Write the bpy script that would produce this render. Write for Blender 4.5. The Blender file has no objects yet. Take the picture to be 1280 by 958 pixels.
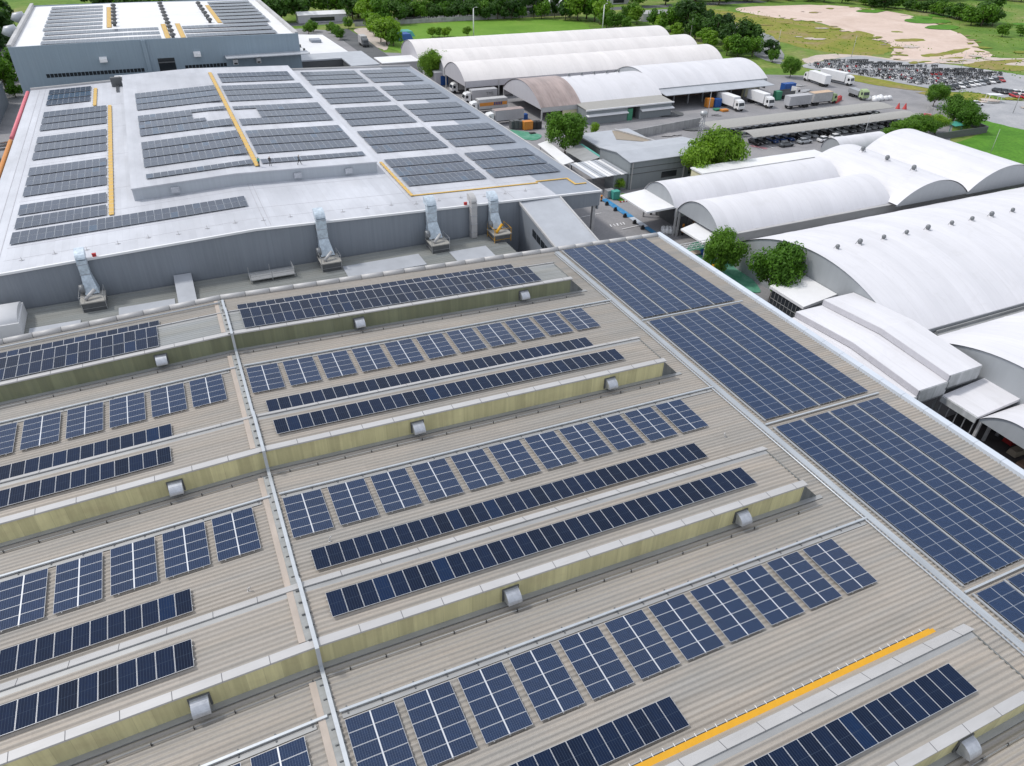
import bpy, math, random
from mathutils import Vector, Matrix, Euler
R = random.Random(7)
SC = bpy.context.scene
COL = SC.collection
rad = math.radians

# ------------------------------------------------------------------ camera
F_PX = 900.06                      # focal length in pixels of a 1280 px wide picture
YAW, PITCH, ROLL = rad(25.486), rad(34.936), rad(1.4467)
CAM = Vector((-1.06, 0.0, 55.0))
cp, sp, cy_, sy_ = math.cos(PITCH), math.sin(PITCH), math.cos(YAW), math.sin(YAW)
fw = Vector((sy_*cp, cy_*cp, -sp)); rt0 = Vector((cy_, -sy_, 0)); up0 = rt0.cross(fw)
rt = math.cos(ROLL)*rt0 + math.sin(ROLL)*up0
up = -math.sin(ROLL)*rt0 + math.cos(ROLL)*up0
cam_d = bpy.data.cameras.new('camera'); cam = bpy.data.objects.new('camera', cam_d); COL.objects.link(cam)
cam.matrix_world = Matrix(((rt.x, up.x, -fw.x, CAM.x), (rt.y, up.y, -fw.y, CAM.y), (rt.z, up.z, -fw.z, CAM.z), (0, 0, 0, 1)))
cam_d.sensor_width = 36; cam_d.lens = F_PX/1280*36; cam_d.clip_start = 0.5; cam_d.clip_end = 6000
SC.camera = cam

def at(px, py, z=0.0):
    """world point at height z that the photograph shows at pixel (px, py)"""
    d = rt*((px-640)/F_PX) - up*((py-479)/F_PX) + fw
    return CAM + d*((z-CAM.z)/d.z)

# ------------------------------------------------------------------ tags and objects
def tag(o, label=None, cat=None, group=None, kind=None):
    if label: o['label'] = label
    if cat: o['category'] = cat
    if group: o['group'] = group
    if kind: o['kind'] = kind
    return o
def thing(name, label, cat, loc=(0, 0, 0), rot=(0, 0, 0), group=None):
    o = bpy.data.objects.new(name, None); COL.objects.link(o)
    o.location = loc; o.rotation_euler = rot; o.empty_display_size = 0.2
    return tag(o, label, cat, group)
def link(name, mesh, parent=None, loc=(0, 0, 0), rot=(0, 0, 0), scale=None):
    o = bpy.data.objects.new(name, mesh); COL.objects.link(o)
    o.location = loc; o.rotation_euler = rot
    if scale: o.scale = scale
    if parent: o.parent = parent
    return o
KIDS = {}
def copy_tree(o, loc=None, rot=None, scale=None, label=None, parent=None):
    c = o.copy(); COL.objects.link(c); c.parent = parent
    if loc is not None: c.location = loc
    if rot is not None: c.rotation_euler = rot
    if scale is not None: c.scale = scale
    if label: c['label'] = label
    for ch in o.children: copy_tree(ch, parent=c)
    return c

class MB:
    def __init__(s): s.v = []; s.f = []; s.m = []; s.uv = {}; s.sm = set()
    def vert(s, p): s.v.append(tuple(p)); return len(s.v)-1
    def face(s, pts, m=0, uv=None, smooth=False):
        i = len(s.v); s.v.extend(tuple(p) for p in pts); s.f.append(tuple(range(i, i+len(pts)))); s.m.append(m)
        if uv: s.uv[len(s.f)-1] = uv
        if smooth: s.sm.add(len(s.f)-1)
    def quadidx(s, idx, m=0, smooth=False):
        s.f.append(tuple(idx)); s.m.append(m)
        if smooth: s.sm.add(len(s.f)-1)
    def hexa(s, b, t, m=0):            # b, t: 4 bottom and 4 top points, counter-clockwise from above
        b = [Vector(p) for p in b]; t = [Vector(p) for p in t]
        i = len(s.v); s.v.extend(tuple(p) for p in b+t)
        for q in ((3, 2, 1, 0), (4, 5, 6, 7), (0, 1, 5, 4), (1, 2, 6, 5), (2, 3, 7, 6), (3, 0, 4, 7)):
            s.f.append(tuple(i+k for k in q)); s.m.append(m)
    def box(s, x0, x1, y0, y1, z0, z1, m=0):
        s.hexa([(x0, y0, z0), (x1, y0, z0), (x1, y1, z0), (x0, y1, z0)], [(x0, y0, z1), (x1, y0, z1), (x1, y1, z1), (x0, y1, z1)], m)
    def tube(s, pts, r, n=8, m=0, cap=True, smooth=True):
        pts = [Vector(p) for p in pts]; rings = []
        rs = r if isinstance(r, (list, tuple)) else [r]*len(pts)
        for k, p in enumerate(pts):
            d = (pts[min(k+1, len(pts)-1)]-pts[max(k-1, 0)]).normalized()
            a = Vector((0, 0, 1)) if abs(d.z) < 0.9 else Vector((1, 0, 0))
            u = d.cross(a).normalized(); w = u.cross(d)
            rings.append([s.vert(p+(u*math.cos(2*math.pi*j/n)+w*math.sin(2*math.pi*j/n))*rs[k]) for j in range(n)])
        for A, B in zip(rings, rings[1:]):
            for j in range(n): s.quadidx((A[j], A[(j+1) % n], B[(j+1) % n], B[j]), m, smooth)
        if cap: s.quadidx(rings[0][::-1], m); s.quadidx(rings[-1], m)
    def poly(s, pts, z, m=0): s.face([(p[0], p[1], z) for p in pts], m)
    def prism(s, pts, z0, z1, m=0):
        n = len(pts); i = len(s.v)
        s.v.extend((p[0], p[1], z0) for p in pts); s.v.extend((p[0], p[1], z1) for p in pts)
        s.quadidx([i+k for k in range(n)][::-1], m); s.quadidx([i+n+k for k in range(n)], m)
        for k in range(n): s.quadidx((i+k, i+(k+1) % n, i+n+(k+1) % n, i+n+k), m)
    def mesh(s, name, mats):
        me = bpy.data.meshes.new(name); me.from_pydata(s.v, [], s.f)
        for m in (mats if isinstance(mats, (list, tuple)) else [mats]): me.materials.append(m)
        me.polygons.foreach_set('material_index', s.m)
        if s.sm: me.polygons.foreach_set('use_smooth', [i in s.sm for i in range(len(s.f))])
        if s.uv:
            ul = me.uv_layers.new(name='UVMap')
            for i, uv in s.uv.items():
                for li, c in zip(me.polygons[i].loop_indices, uv): ul.data[li].uv = c
        me.update(); return me
    def build(s, name, mats, parent=None, loc=(0, 0, 0), rot=(0, 0, 0)):
        return link(name, s.mesh(name, mats), parent, loc, rot)

# ------------------------------------------------------------------ materials
def newmat(name):
    m = bpy.data.materials.new(name); m.use_nodes = True; nt = m.node_tree
    b = nt.nodes['Principled BSDF']; return m, nt, b
def N(nt, t, **kw):
    n = nt.nodes.new(t)
    for k, v in kw.items():
        if k in n.inputs.keys() if isinstance(k, str) else False: n.inputs[k].default_value = v
        else: setattr(n, k, v)
    return n
def ramp(nt, fac, stops):
    r = nt.nodes.new('ShaderNodeValToRGB'); el = r.color_ramp.elements
    while len(el) < len(stops): el.new(0.5)
    for e, (p, c) in zip(el, stops): e.position = p; e.color = (*c, 1) if len(c) == 3 else c
    nt.links.new(fac, r.inputs[0]); return r.outputs[0]
def mixc(nt, fac, a, b, mode='MIX'):
    m = nt.nodes.new('ShaderNodeMix'); m.data_type = 'RGBA'; m.blend_type = mode
    for sock, v in ((0, fac), (6, a), (7, b)):
        if hasattr(v, 'is_output'): nt.links.new(v, m.inputs[sock])
        elif sock == 0: m.inputs[0].default_value = v
        else: m.inputs[sock].default_value = (*v, 1)
    return m.outputs[2]
def mth(nt, op, a, b=None, c=None):
    n = nt.nodes.new('ShaderNodeMath'); n.operation = op
    for i, v in enumerate((a, b, c)):
        if v is None: continue
        if hasattr(v, 'is_output'): nt.links.new(v, n.inputs[i])
        else: n.inputs[i].default_value = v
    return n.outputs[0]
def coords(nt, which='Object', scale=(1, 1, 1)):
    t = nt.nodes.new('ShaderNodeTexCoord'); mp = nt.nodes.new('ShaderNodeMapping'); mp.inputs['Scale'].default_value = scale
    nt.links.new(t.outputs[which], mp.inputs[0]); return mp.outputs[0]
def noise(nt, vec, scale, detail=4, rough=0.6, dist=0):
    n = nt.nodes.new('ShaderNodeTexNoise'); n.inputs['Scale'].default_value = scale; n.inputs['Detail'].default_value = detail
    n.inputs['Roughness'].default_value = rough; n.inputs['Distortion'].default_value = dist
    nt.links.new(vec, n.inputs['Vector']); return n.outputs['Fac']
def sheets(nt, u, v, w, h, lo, hi, mort=.012, mcol=.8, off=.5):
    """tone of single sheets laid in courses: u, v name the object axes, w and h the size of one sheet"""
    t = nt.nodes.new('ShaderNodeTexCoord'); sx = nt.nodes.new('ShaderNodeSeparateXYZ'); nt.links.new(t.outputs['Object'], sx.inputs[0])
    cb = nt.nodes.new('ShaderNodeCombineXYZ'); nt.links.new(sx.outputs['XYZ'.index(u)], cb.inputs[0]); nt.links.new(sx.outputs['XYZ'.index(v)], cb.inputs[1])
    b = nt.nodes.new('ShaderNodeTexBrick'); nt.links.new(cb.outputs[0], b.inputs['Vector'])
    b.offset = off; b.offset_frequency = 3; b.squash = 1
    for k, val in (('Color1', (lo,)*3+(1,)), ('Color2', (hi,)*3+(1,)), ('Mortar', (mcol,)*3+(1,))): b.inputs[k].default_value = val
    for k, val in (('Scale', 1.0), ('Mortar Size', mort), ('Mortar Smooth', .1), ('Bias', 0.0), ('Brick Width', w), ('Row Height', h)): b.inputs[k].default_value = val
    return b.outputs['Color']
def plain(name, col, rough=0.6, metal=0.0, var=0.12, scale=1.5, stretch=(1, 1, 1), spec=0.5, var2=0.0, scale2=0.1, dirt=None, dirt_amt=0.0, sh=None):
    """painted or raw surface: base colour with two scales of mottling and optional dirt patches"""
    m, nt, b = newmat(name)
    v = coords(nt, 'Object', stretch)
    n1 = noise(nt, v, scale, 6, 0.65)
    lo = tuple(max(0, c*(1-var)) for c in col); hi = tuple(min(1, c*(1+var)) for c in col)
    c1 = ramp(nt, n1, [(0.3, lo), (0.7, hi)])
    if var2:
        n2 = noise(nt, v, scale2, 4, 0.6)
        g = ramp(nt, n2, [(0.35, (1-var2,)*3), (0.65, (1+var2*0.3,)*3)])
        c1 = mixc(nt, 1.0, c1, g, 'MULTIPLY')
    if dirt:
        n3 = noise(nt, v, scale*0.7, 8, 0.7, 0.6)
        f = ramp(nt, n3, [(0.52, (0, 0, 0)), (0.75, (dirt_amt,)*3)])
        c1 = mixc(nt, f, c1, dirt)
    if sh: c1 = mixc(nt, 1.0, c1, sheets(nt, *sh), 'MULTIPLY')
    nt.links.new(c1, b.inputs['Base Color'])
    b.inputs['Roughness'].default_value = rough; b.inputs['Metallic'].default_value = metal
    b.inputs['Specular IOR Level'].default_value = spec
    return m
def panel_mat(name, col, nu, nv, line, lw, bus=0, cen=0.0, rough=0.12, jit=0.3, spec=0.4, odd=True):
    """solar glass: cells split by thin lines over the UV square, slight tint change from panel to panel"""
    m, nt, b = newmat(name)
    t = nt.nodes.new('ShaderNodeTexCoord'); sx = nt.nodes.new('ShaderNodeSeparateXYZ'); nt.links.new(t.outputs['UV'], sx.inputs[0])
    def grid(sock, n, w):
        f = mth(nt, 'FRACT', mth(nt, 'MULTIPLY', sock, float(n)))
        d = mth(nt, 'ABSOLUTE', mth(nt, 'SUBTRACT', f, 0.5))
        return mth(nt, 'GREATER_THAN', d, 0.5-w)
    g = mth(nt, 'MAXIMUM', grid(sx.outputs[0], nu, lw), grid(sx.outputs[1], nv, lw*nv/nu*.6 if nv < nu else lw))
    if bus: g = mth(nt, 'MAXIMUM', g, mth(nt, 'MULTIPLY', grid(sx.outputs[1], nv*bus, 0.06), 0.35))
    oi = nt.nodes.new('ShaderNodeObjectInfo')
    hue = ramp(nt, oi.outputs['Random'], [(0.0, tuple(c*(1-jit) for c in col)), (0.45, col), (0.9, tuple(c*(1+jit*0.7) for c in col)),
                                         (0.975, (col[0]*0.9, col[1]*1.6, col[2]*1.7) if odd else col)])
    v = coords(nt, 'Object'); n1 = noise(nt, v, 2.2, 3)
    base = mixc(nt, 1.0, hue, ramp(nt, n1, [(0.3, (0.85,)*3), (0.7, (1.15,)*3)]), 'MULTIPLY')
    c = mixc(nt, g, base, line)
    if cen:
        d = mth(nt, 'ABSOLUTE', mth(nt, 'SUBTRACT', sx.outputs[1], 0.5))
        c = mixc(nt, mth(nt, 'LESS_THAN', d, cen), c, tuple(min(1, q*2.6) for q in line))
    nt.links.new(c, b.inputs['Base Color']); b.inputs['Roughness'].default_value = rough
    b.inputs['IOR'].default_value = 1.45; b.inputs['Specular IOR Level'].default_value = spec
    return m
M = {}
M['alu'] = plain('aluminium_frame', (0.62, 0.64, 0.67), 0.38, 0.35, 0.06)
M['rail'] = plain('mounting_rail', (0.45, 0.46, 0.47), 0.45, 0.6, 0.1)
M['frame'] = plain('dull_panel_frame', (0.22, 0.26, 0.34), 0.4, 0.3, 0.06)
M['poly'] = panel_mat('blue_poly_cells', (0.009, 0.024, 0.066), 10, 6, (0.085, 0.12, 0.19), 0.04, rough=0.08, jit=0.12, spec=0.5, odd=False)
M['polyr'] = panel_mat('deep_blue_poly_cells', (0.011, 0.029, 0.076), 10, 6, (0.05, 0.085, 0.17), 0.03, rough=0.08, jit=0.1, odd=False)
M['mono'] = panel_mat('dark_mono_cells', (0.003, 0.0105, 0.034), 6, 2, (0.034, 0.052, 0.085), 0.05, cen=0, rough=0.08, spec=0.25)
M['far'] = panel_mat('grey_mono_cells', (0.026, 0.039, 0.068), 6, 12, (0.10, 0.115, 0.15), 0.05, rough=0.2, jit=0.2, spec=0.7)
M['farframe'] = plain('dull_grey_frame', (0.36, 0.39, 0.43), 0.4, 0.2, 0.06)
def roof_mat(name, c1, c2, dirt, stretch):
    m, nt, b = newmat(name)
    v = coords(nt, 'Object', stretch)
    n1 = noise(nt, v, 0.9, 6, 0.7); n2 = noise(nt, coords(nt, 'Object', (0.25, 1, 1)), 0.11, 4, 0.6)
    n3 = noise(nt, coords(nt, 'Object', (0.03, 2.0, 1)), 1.0, 3, 0.6); n5 = noise(nt, coords(nt, 'Object', (0.05, 0.7, 1)), 1.0, 4, 0.65)
    c = mixc(nt, ramp(nt, n1, [(0.35, (0, 0, 0)), (0.68, (1, 1, 1))]), c1, c2)
    c = mixc(nt, ramp(nt, n2, [(0.42, (0, 0, 0)), (0.66, (0.55,)*3)]), c, dirt)
    c = mixc(nt, 1.0, c, ramp(nt, n3, [(0.3, (0.90,)*3), (0.7, (1.07,)*3)]), 'MULTIPLY')
    c = mixc(nt, 1.0, c, ramp(nt, n5, [(0.35, (0.95, 0.97, 0.99)), (0.65, (1.04, 1.015, 0.985))]), 'MULTIPLY')
    c = mixc(nt, 1.0, c, sheets(nt, 'X', 'Y', 8.5, .82, .95, 1.03, .008, .85, .37), 'MULTIPLY')
    n4 = noise(nt, coords(nt, 'Object'), 5.0, 8, 0.75)
    c = mixc(nt, 1.0, c, ramp(nt, n4, [(0.25, (0.88,)*3), (0.75, (1.08,)*3)]), 'MULTIPLY')
    nt.links.new(c, b.inputs['Base Color']); b.inputs['Roughness'].default_value = 0.55
    b.inputs['Specular IOR Level'].default_value = 0.35
    return m
M['roof'] = roof_mat('weathered_beige_sheet', (0.40, 0.362, 0.32), (0.347, 0.324, 0.292), (0.285, 0.285, 0.275), (0.12, 1, 1))
M['roofgrey'] = roof_mat('weathered_grey_sheet', (0.36, 0.37, 0.37), (0.30, 0.31, 0.30), (0.24, 0.25, 0.24), (0.12, 1, 1))
M['ridge'] = plain('pale_pink_ridge_sheet', (0.42, 0.36, 0.31), 0.6, 0, 0.12, 1.2, (1, 0.3, 1))
M['cap'] = plain('pale_metal_flashing', (0.49, 0.485, 0.485), 0.5, 0.05, 0.07, 0.9, (0.3, 1, 1), var2=0.15, dirt=(0.36, 0.35, 0.33), dirt_amt=0.5)
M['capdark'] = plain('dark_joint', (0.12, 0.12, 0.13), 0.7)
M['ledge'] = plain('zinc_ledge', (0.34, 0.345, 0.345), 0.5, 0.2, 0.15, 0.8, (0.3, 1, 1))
def streak_mat(name, a, b_, s, dirt, st=.14, sh=None):
    m, nt, b = newmat(name)
    n1 = noise(nt, coords(nt, 'Object', (1.0, 1, 0.12)), 1.7, 6, 0.7)
    n2 = noise(nt, coords(nt, 'Object', (0.35, 1, 0.5)), 0.9, 3)
    n3 = noise(nt, coords(nt, 'Object', (3.2, 1, 0.05)), 1.0, 2)
    c = mixc(nt, ramp(nt, n1, [(0.35, (0, 0, 0)), (0.65, (1, 1, 1))]), a, b_)
    c = mixc(nt, ramp(nt, n2, [(0.5, (0, 0, 0)), (0.75, (s,)*3)]), c, dirt)
    c = mixc(nt, 1.0, c, ramp(nt, n3, [(0.35, (1-st,)*3), (0.7, (1+st*.55,)*3)]), 'MULTIPLY')
    if sh: c = mixc(nt, 1.0, c, sheets(nt, *sh), 'MULTIPLY')
    nt.links.new(c, b.inputs['Base Color']); b.inputs['Roughness'].default_value = 0.5
    return m
M['yellow'] = streak_mat('yellowed_translucent_sheet', (0.66, 0.61, 0.34), (0.57, 0.53, 0.29), 0.6, (0.44, 0.38, 0.22), .10, ('X', 'Z', 1.15, 40, .84, 1.08, .014, .78, 0))
M['yellowgreen'] = streak_mat('green_grey_translucent_sheet', (0.22, 0.235, 0.14), (0.185, 0.20, 0.13), 0.5, (0.25, 0.25, 0.15), .10, ('X', 'Z', 1.15, 40, .84, 1.08, .014, .78, 0))  # darker green-grey sheet for the farthest monitor wall
M['hip'] = streak_mat('stained_hip_sheet', (0.17, 0.18, 0.18), (0.10, 0.11, 0.11), 0.5, (0.22, 0.22, 0.21))
M['galv'] = plain('galvanised_steel', (0.46, 0.48, 0.52), 0.42, 0.55, 0.15, 3.0)
M['ductblue'] = plain('patched_foil_duct', (0.55, 0.63, 0.70), 0.4, 0.25, 0.25, 1.6, dirt=(0.25, 0.31, 0.38), dirt_amt=0.9)
M['dark'] = plain('black_steel', (0.03, 0.03, 0.033), 0.6)
M['darkgrey'] = plain('dark_grey_paint', (0.11, 0.115, 0.12), 0.6)
M['amber'] = plain('yellow_walkway_paint', (0.66, 0.34, 0.010), 0.5, 0, 0.06)
M['ochre'] = plain('faded_yellow_walkway', (0.62, 0.40, 0.10), 0.6, 0, 0.12)
M['parapet'] = plain('pale_blue_parapet', (0.60, 0.65, 0.72), 0.4, 0.1, 0.08, 0.6, (1, 0.2, 1), var2=0.12)
M['boxgutter'] = plain('dull_gutter_sheet', (0.40, 0.43, 0.46), 0.5, 0.1, 0.15, 0.8, (1, 0.2, 1), var2=0.15)
M['tray'] = plain('galvanised_tray', (0.50, 0.53, 0.56), 0.4, 0.4, 0.08)
M['wallgrey'] = streak_mat('grey_wall_sheet', (0.25, 0.275, 0.31), (0.235, 0.26, 0.295), 0.3, (0.21, 0.235, 0.265), .07)
M['wallblue'] = streak_mat('blue_grey_wall_sheet', (0.27, 0.34, 0.40), (0.255, 0.325, 0.385), 0.3, (0.29, 0.345, 0.39), .06)
M['hallgrey'] = streak_mat('dull_grey_hall_sheet', (0.25, 0.275, 0.29), (0.235, 0.26, 0.275), 0.3, (0.21, 0.23, 0.245), .05)
M['whiteroof'] = plain('off_white_roof_sheet', (0.555, 0.57, 0.615), 0.5, 0, 0.08, 0.35, (1, 0.4, 1), sh=('Y', 'X', 14.0, 1.0, .95, 1.03, .02, .90, .3), var2=0.2, scale2=0.05, dirt=(0.5, 0.5, 0.52), dirt_amt=0.4)
M['greyroof'] = plain('slate_grey_roof_sheet', (0.27, 0.30, 0.35), 0.45, 0.1, 0.08, 0.4, (1, 0.3, 1), var2=0.1)
M['seam'] = plain('roof_seam', (0.42, 0.42, 0.45), 0.6)
M['white'] = plain('white_sheet', (0.78, 0.78, 0.79), 0.45, 0, 0.03, 0.4, var2=0.05)
M['lowroof'] = roof_mat('grey_low_roof_sheet', (0.27, 0.28, 0.27), (0.21, 0.22, 0.21), (0.17, 0.18, 0.175), (0.12, 1, 1))
M['patch'] = plain('pale_roof_sheet', (0.43, 0.45, 0.485), 0.4, 0.1, 0.1, 0.3)
def membrane(name, col, streak):
    m, nt, b = newmat(name)
    n1 = noise(nt, coords(nt, 'Object', (0.9, 0.15, 0.3)), 0.6, 5, 0.65)
    n2 = noise(nt, coords(nt, 'Object'), 0.08, 4, 0.6)
    n3 = noise(nt, coords(nt, 'Object', (1.0, 0.07, 0.07)), 2.2, 4, 0.7)
    c = ramp(nt, n1, [(0.35, tuple(q*(1-streak) for q in col)), (0.6, col)])
    c = mixc(nt, 1.0, c, ramp(nt, n2, [(0.35, (1-streak*0.8,)*3), (0.6, (1, 1, 1))]), 'MULTIPLY')
    c = mixc(nt, 1.0, c, ramp(nt, n3, [(0.3, (1-streak*0.9,)*3), (0.6, (1, 1, 1))]), 'MULTIPLY')
    c = mixc(nt, 1.0, c, sheets(nt, 'X', 'Y', 2.4, 900, .955, 1.01, .03, .90, 0), 'MULTIPLY')
    n4 = noise(nt, coords(nt, 'Object', (1, 1, 1)), 0.35, 8, 0.75, 0.8); c = mixc(nt, ramp(nt, n4, [(0.54, (0, 0, 0)), (0.72, (0.22,)*3)]), c, (0.45, 0.44, 0.42))
    nt.links.new(c, b.inputs['Base Color']); b.inputs['Roughness'].default_value = 0.5
    return m
M['memb'] = membrane('white_membrane', (0.72, 0.715, 0.745), 0.05)
M['membwarm'] = membrane('ivory_membrane', (0.78, 0.745, 0.73), 0.05)
M['membbrown'] = membrane('rusty_brown_sheet', (0.47, 0.375, 0.35), 0.25)
M['membgrey'] = membrane('grey_membrane', (0.50, 0.50, 0.52), 0.1)
M['gable'] = streak_mat('grey_gable_sheet', (0.36, 0.38, 0.40), (0.345, 0.365, 0.385), 0.2, (0.32, 0.335, 0.35), .04)
M['gablewarm'] = streak_mat('lilac_gable_sheet', (0.52, 0.51, 0.54), (0.50, 0.49, 0.52), 0.2, (0.45, 0.44, 0.46), .04)
M['curtain'] = streak_mat('dirty_vinyl_curtain', (0.52, 0.53, 0.54), (0.40, 0.42, 0.42), 0.8, (0.25, 0.26, 0.25))
M['ventgrey'] = plain('dull_vent_metal', (0.20, 0.21, 0.22), 0.5, 0.3, 0.15, 4)
M['raised'] = streak_mat('pale_grey_wall_sheet', (0.42, 0.45, 0.49), (0.40, 0.43, 0.47), 0.2, (0.36, 0.39, 0.42), .05)
M['glass'] = plain('dark_window_glass', (0.025, 0.03, 0.035), 0.12, 0, 0.1)
M['tyre'] = plain('rubber', (0.02, 0.02, 0.02), 0.8)
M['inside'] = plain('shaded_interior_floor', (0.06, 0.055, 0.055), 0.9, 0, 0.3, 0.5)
for k_, c_ in dict(red=(0.45, 0.03, 0.03), orange=(0.62, 0.24, 0.04), pink=(0.72, 0.18, 0.22), green=(0.05, 0.24, 0.14), palegreen=(0.36, 0.46, 0.24), peach=(0.56, 0.40, 0.27), teal=(0.07, 0.34, 0.28), blue=(0.02, 0.09, 0.32),
                   cream=(0.66, 0.62, 0.42), beige=(0.50, 0.43, 0.35), brown=(0.20, 0.13, 0.09), tan=(0.30, 0.25, 0.19), slab=(0.34, 0.33, 0.305), skin=(0.40, 0.24, 0.16)).items():
    M[k_] = plain(k_+'_paint', c_, 0.5, 0, 0.1, 2.0)
CARCOL = {'white': (0.78, 0.78, 0.78), 'black': (0.015, 0.015, 0.017), 'silver': (0.42, 0.44, 0.46), 'grey': (0.12, 0.13, 0.14), 'red': (0.42, 0.015, 0.02), 'blue': (0.03, 0.07, 0.20)}
for k_, c_ in CARCOL.items():
    m_ = plain('car_paint_'+k_, c_, 0.25, 0.2 if k_ in ('silver', 'grey') else 0.0, 0.03)
    m_.node_tree.nodes['Principled BSDF'].inputs['Coat Weight'].default_value = 0.6; M['car_'+k_] = m_
def leaf_mat(name, lo, hi):
    m, nt, b = newmat(name)
    oi = nt.nodes.new('ShaderNodeObjectInfo')
    n1 = noise(nt, coords(nt, 'Object'), 0.9, 3, 0.6); n2 = noise(nt, coords(nt, 'Object'), 9.0, 2)
    c = ramp(nt, n1, [(0.36, lo), (0.64, hi)])
    c = mixc(nt, 1.0, c, ramp(nt, n2, [(0.3, (0.7,)*3), (0.7, (1.3,)*3)]), 'MULTIPLY')
    c = mixc(nt, 1.0, c, ramp(nt, oi.outputs['Random'], [(0, (0.8, 0.85, 0.8)), (1, (1.2, 1.12, 1.0))]), 'MULTIPLY')
    nt.links.new(c, b.inputs['Base Color']); b.inputs['Roughness'].default_value = 0.55; b.inputs['Specular IOR Level'].default_value = 0.25
    tr = nt.nodes.new('ShaderNodeBsdfTranslucent'); nt.links.new(mixc(nt, 1.0, c, (1.5, 1.7, 0.6), 'MULTIPLY'), tr.inputs[0])
    mx = nt.nodes.new('ShaderNodeMixShader'); mx.inputs[0].default_value = 0.3
    nt.links.new(b.outputs[0], mx.inputs[1]); nt.links.new(tr.outputs[0], mx.inputs[2])
    nt.links.new(mx.outputs[0], nt.nodes['Material Output'].inputs[0]); return m
M['leafmid'] = leaf_mat('mid_green_leaves', (0.06, 0.14, 0.014), (0.125, 0.265, 0.028))
M['leafbright'] = leaf_mat('bright_green_leaves', (0.12, 0.23, 0.02), (0.20, 0.34, 0.035))
M['leafdark'] = leaf_mat('dark_green_leaves', (0.020, 0.058, 0.014), (0.045, 0.105, 0.022))
M['bark'] = plain('bark', (0.13, 0.10, 0.075), 0.85, 0, 0.25, 3)
# ================================================================== NEAR FACTORY
S = 0.03298; TH = math.atan(S)
def zr(x): return 10.0-S*abs(x)
X1, YB0, YB1 = 67.4, -14.0, 90.2
WALLS = [76.55, 54.4, 32.25, 10.1]          # foot of each yellow wall, far to near
MX, MH, HIPX = 43.9, 2.08, 46.1             # monitor half length, height, foot of its hip
ORD = ['first', 'second', 'third', 'fourth', 'fifth', 'sixth', 'seventh', 'eighth', 'ninth', 'tenth', 'eleventh', 'twelfth']
FRONT = {0: 'fourth', 1: 'third', 2: 'second', 3: 'nearest'}   # monitors counted from the camera

def corr(mb, xs, ya, yb, zf, pitch=0.41, h=0.135, m=0, m2=None):
    """corrugated sheet, ribs along x, profile repeated along y; xs = break points in x"""
    prof = []
    n = max(1, round((yb-ya)/pitch)); p = (yb-ya)/n
    for k in range(n):
        y = ya+k*p
        prof += [(y+p*j/6, h*(.5-.5*math.cos(2*math.pi*j/6))**1.0) for j in range(6)]
    prof.append((yb, 0))
    idx = [[mb.vert((x, y, zf(x)+dz)) for (y, dz) in prof] for x in xs]
    for A, B in zip(idx, idx[1:]):
        for k in range(len(prof)-1):
            mb.quadidx((A[k], B[k], B[k+1], A[k+1]), m, True)
def slab(mb, xs, ya, yb, za, zb, th, m=0, zf=zr):
    """strip following the roof along x; za/zb heights above it at ya and yb"""
    for xa, xb in zip(xs, xs[1:]):
        b = [(xa, ya, zf(xa)+za-th), (xb, ya, zf(xb)+za-th), (xb, yb, zf(xb)+zb-th), (xa, yb, zf(xa)+zb-th)]
        t = [(xa, ya, zf(xa)+za), (xb, ya, zf(xb)+za), (xb, yb, zf(xb)+zb), (xa, yb, zf(xa)+zb)]
        mb.hexa(b, t, m)

fac = thing('factory_building', 'large nearby factory with ribbed beige roof, yellow-walled monitors and a low parapet', 'factory', (0, 38, 0))
INV = (0, -38, 0)
mb = MB()
corr(mb, [-X1, 0, X1], YB0, YB1-0.6, zr)
mb.build('roof', M['roof'], fac, INV)
mb = MB()
mb.box(-X1, X1, YB0, YB0+0.3, 0, 7.6); mb.box(-X1-0.3, -X1, YB0, YB1, 0, 7.6); mb.box(X1, X1+0.3, YB0, YB1, 0, 7.6)
mb.hexa([(-X1, YB1-.3, 0), (0, YB1-.3, 0), (0, YB1, 0), (-X1, YB1, 0)], [(-X1, YB1-.3, 7.7), (0, YB1-.3, 9.9), (0, YB1, 9.9), (-X1, YB1, 7.7)])
mb.hexa([(0, YB1-.3, 0), (X1, YB1-.3, 0), (X1, YB1, 0), (0, YB1, 0)], [(0, YB1-.3, 9.9), (X1, YB1-.3, 7.7), (X1, YB1, 7.7), (0, YB1, 9.9)])
mb.build('wall', M['wallgrey'], fac, INV)
# parapets
def strip_joints(mb, xs, ya, yb, za, zb, m, step=3.05, w=0.045, zf=zr):
    x = xs[0]+1.3
    while x < xs[-1]:
        slab(mb, [x, x+w], ya-0.006, yb+0.006, za+0.006, zb+0.006, 0.05, m, zf); x += step
for sx in (1, -1):
    mb = MB(); n = 34
    for k in range(n):
        ya = YB0+(YB1-YB0)*k/n; yb_ = YB0+(YB1-YB0)*(k+1)/n-0.03
        xa, xb = sorted((sx*(X1-0.12), sx*(X1+0.62)))
        mb.hexa([(xa, ya, 7.2), (xb, ya, 7.2), (xb, yb_, 7.2), (xa, yb_, 7.2)], [(xa, ya, 8.24), (xb, ya, 8.32), (xb, yb_, 8.32), (xa, yb_, 8.24)])
    mb.build('side_parapet', M['parapet'], fac, INV)
mb = MB()
for xa, xb in ((-X1+0.65, 0), (0, X1-0.1)):
    n = 22
    for k in range(n):
        x0_ = xa+(xb-xa)*k/n; x1_ = xa+(xb-xa)*(k+1)/n-0.05
        mb.tube([(x0_, 89.85, zr(x0_)+0.22), (x1_, 89.85, zr(x1_)+0.22)], 0.40, 12)
mb.build('back_parapet', M['cap'], fac, INV)
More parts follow.
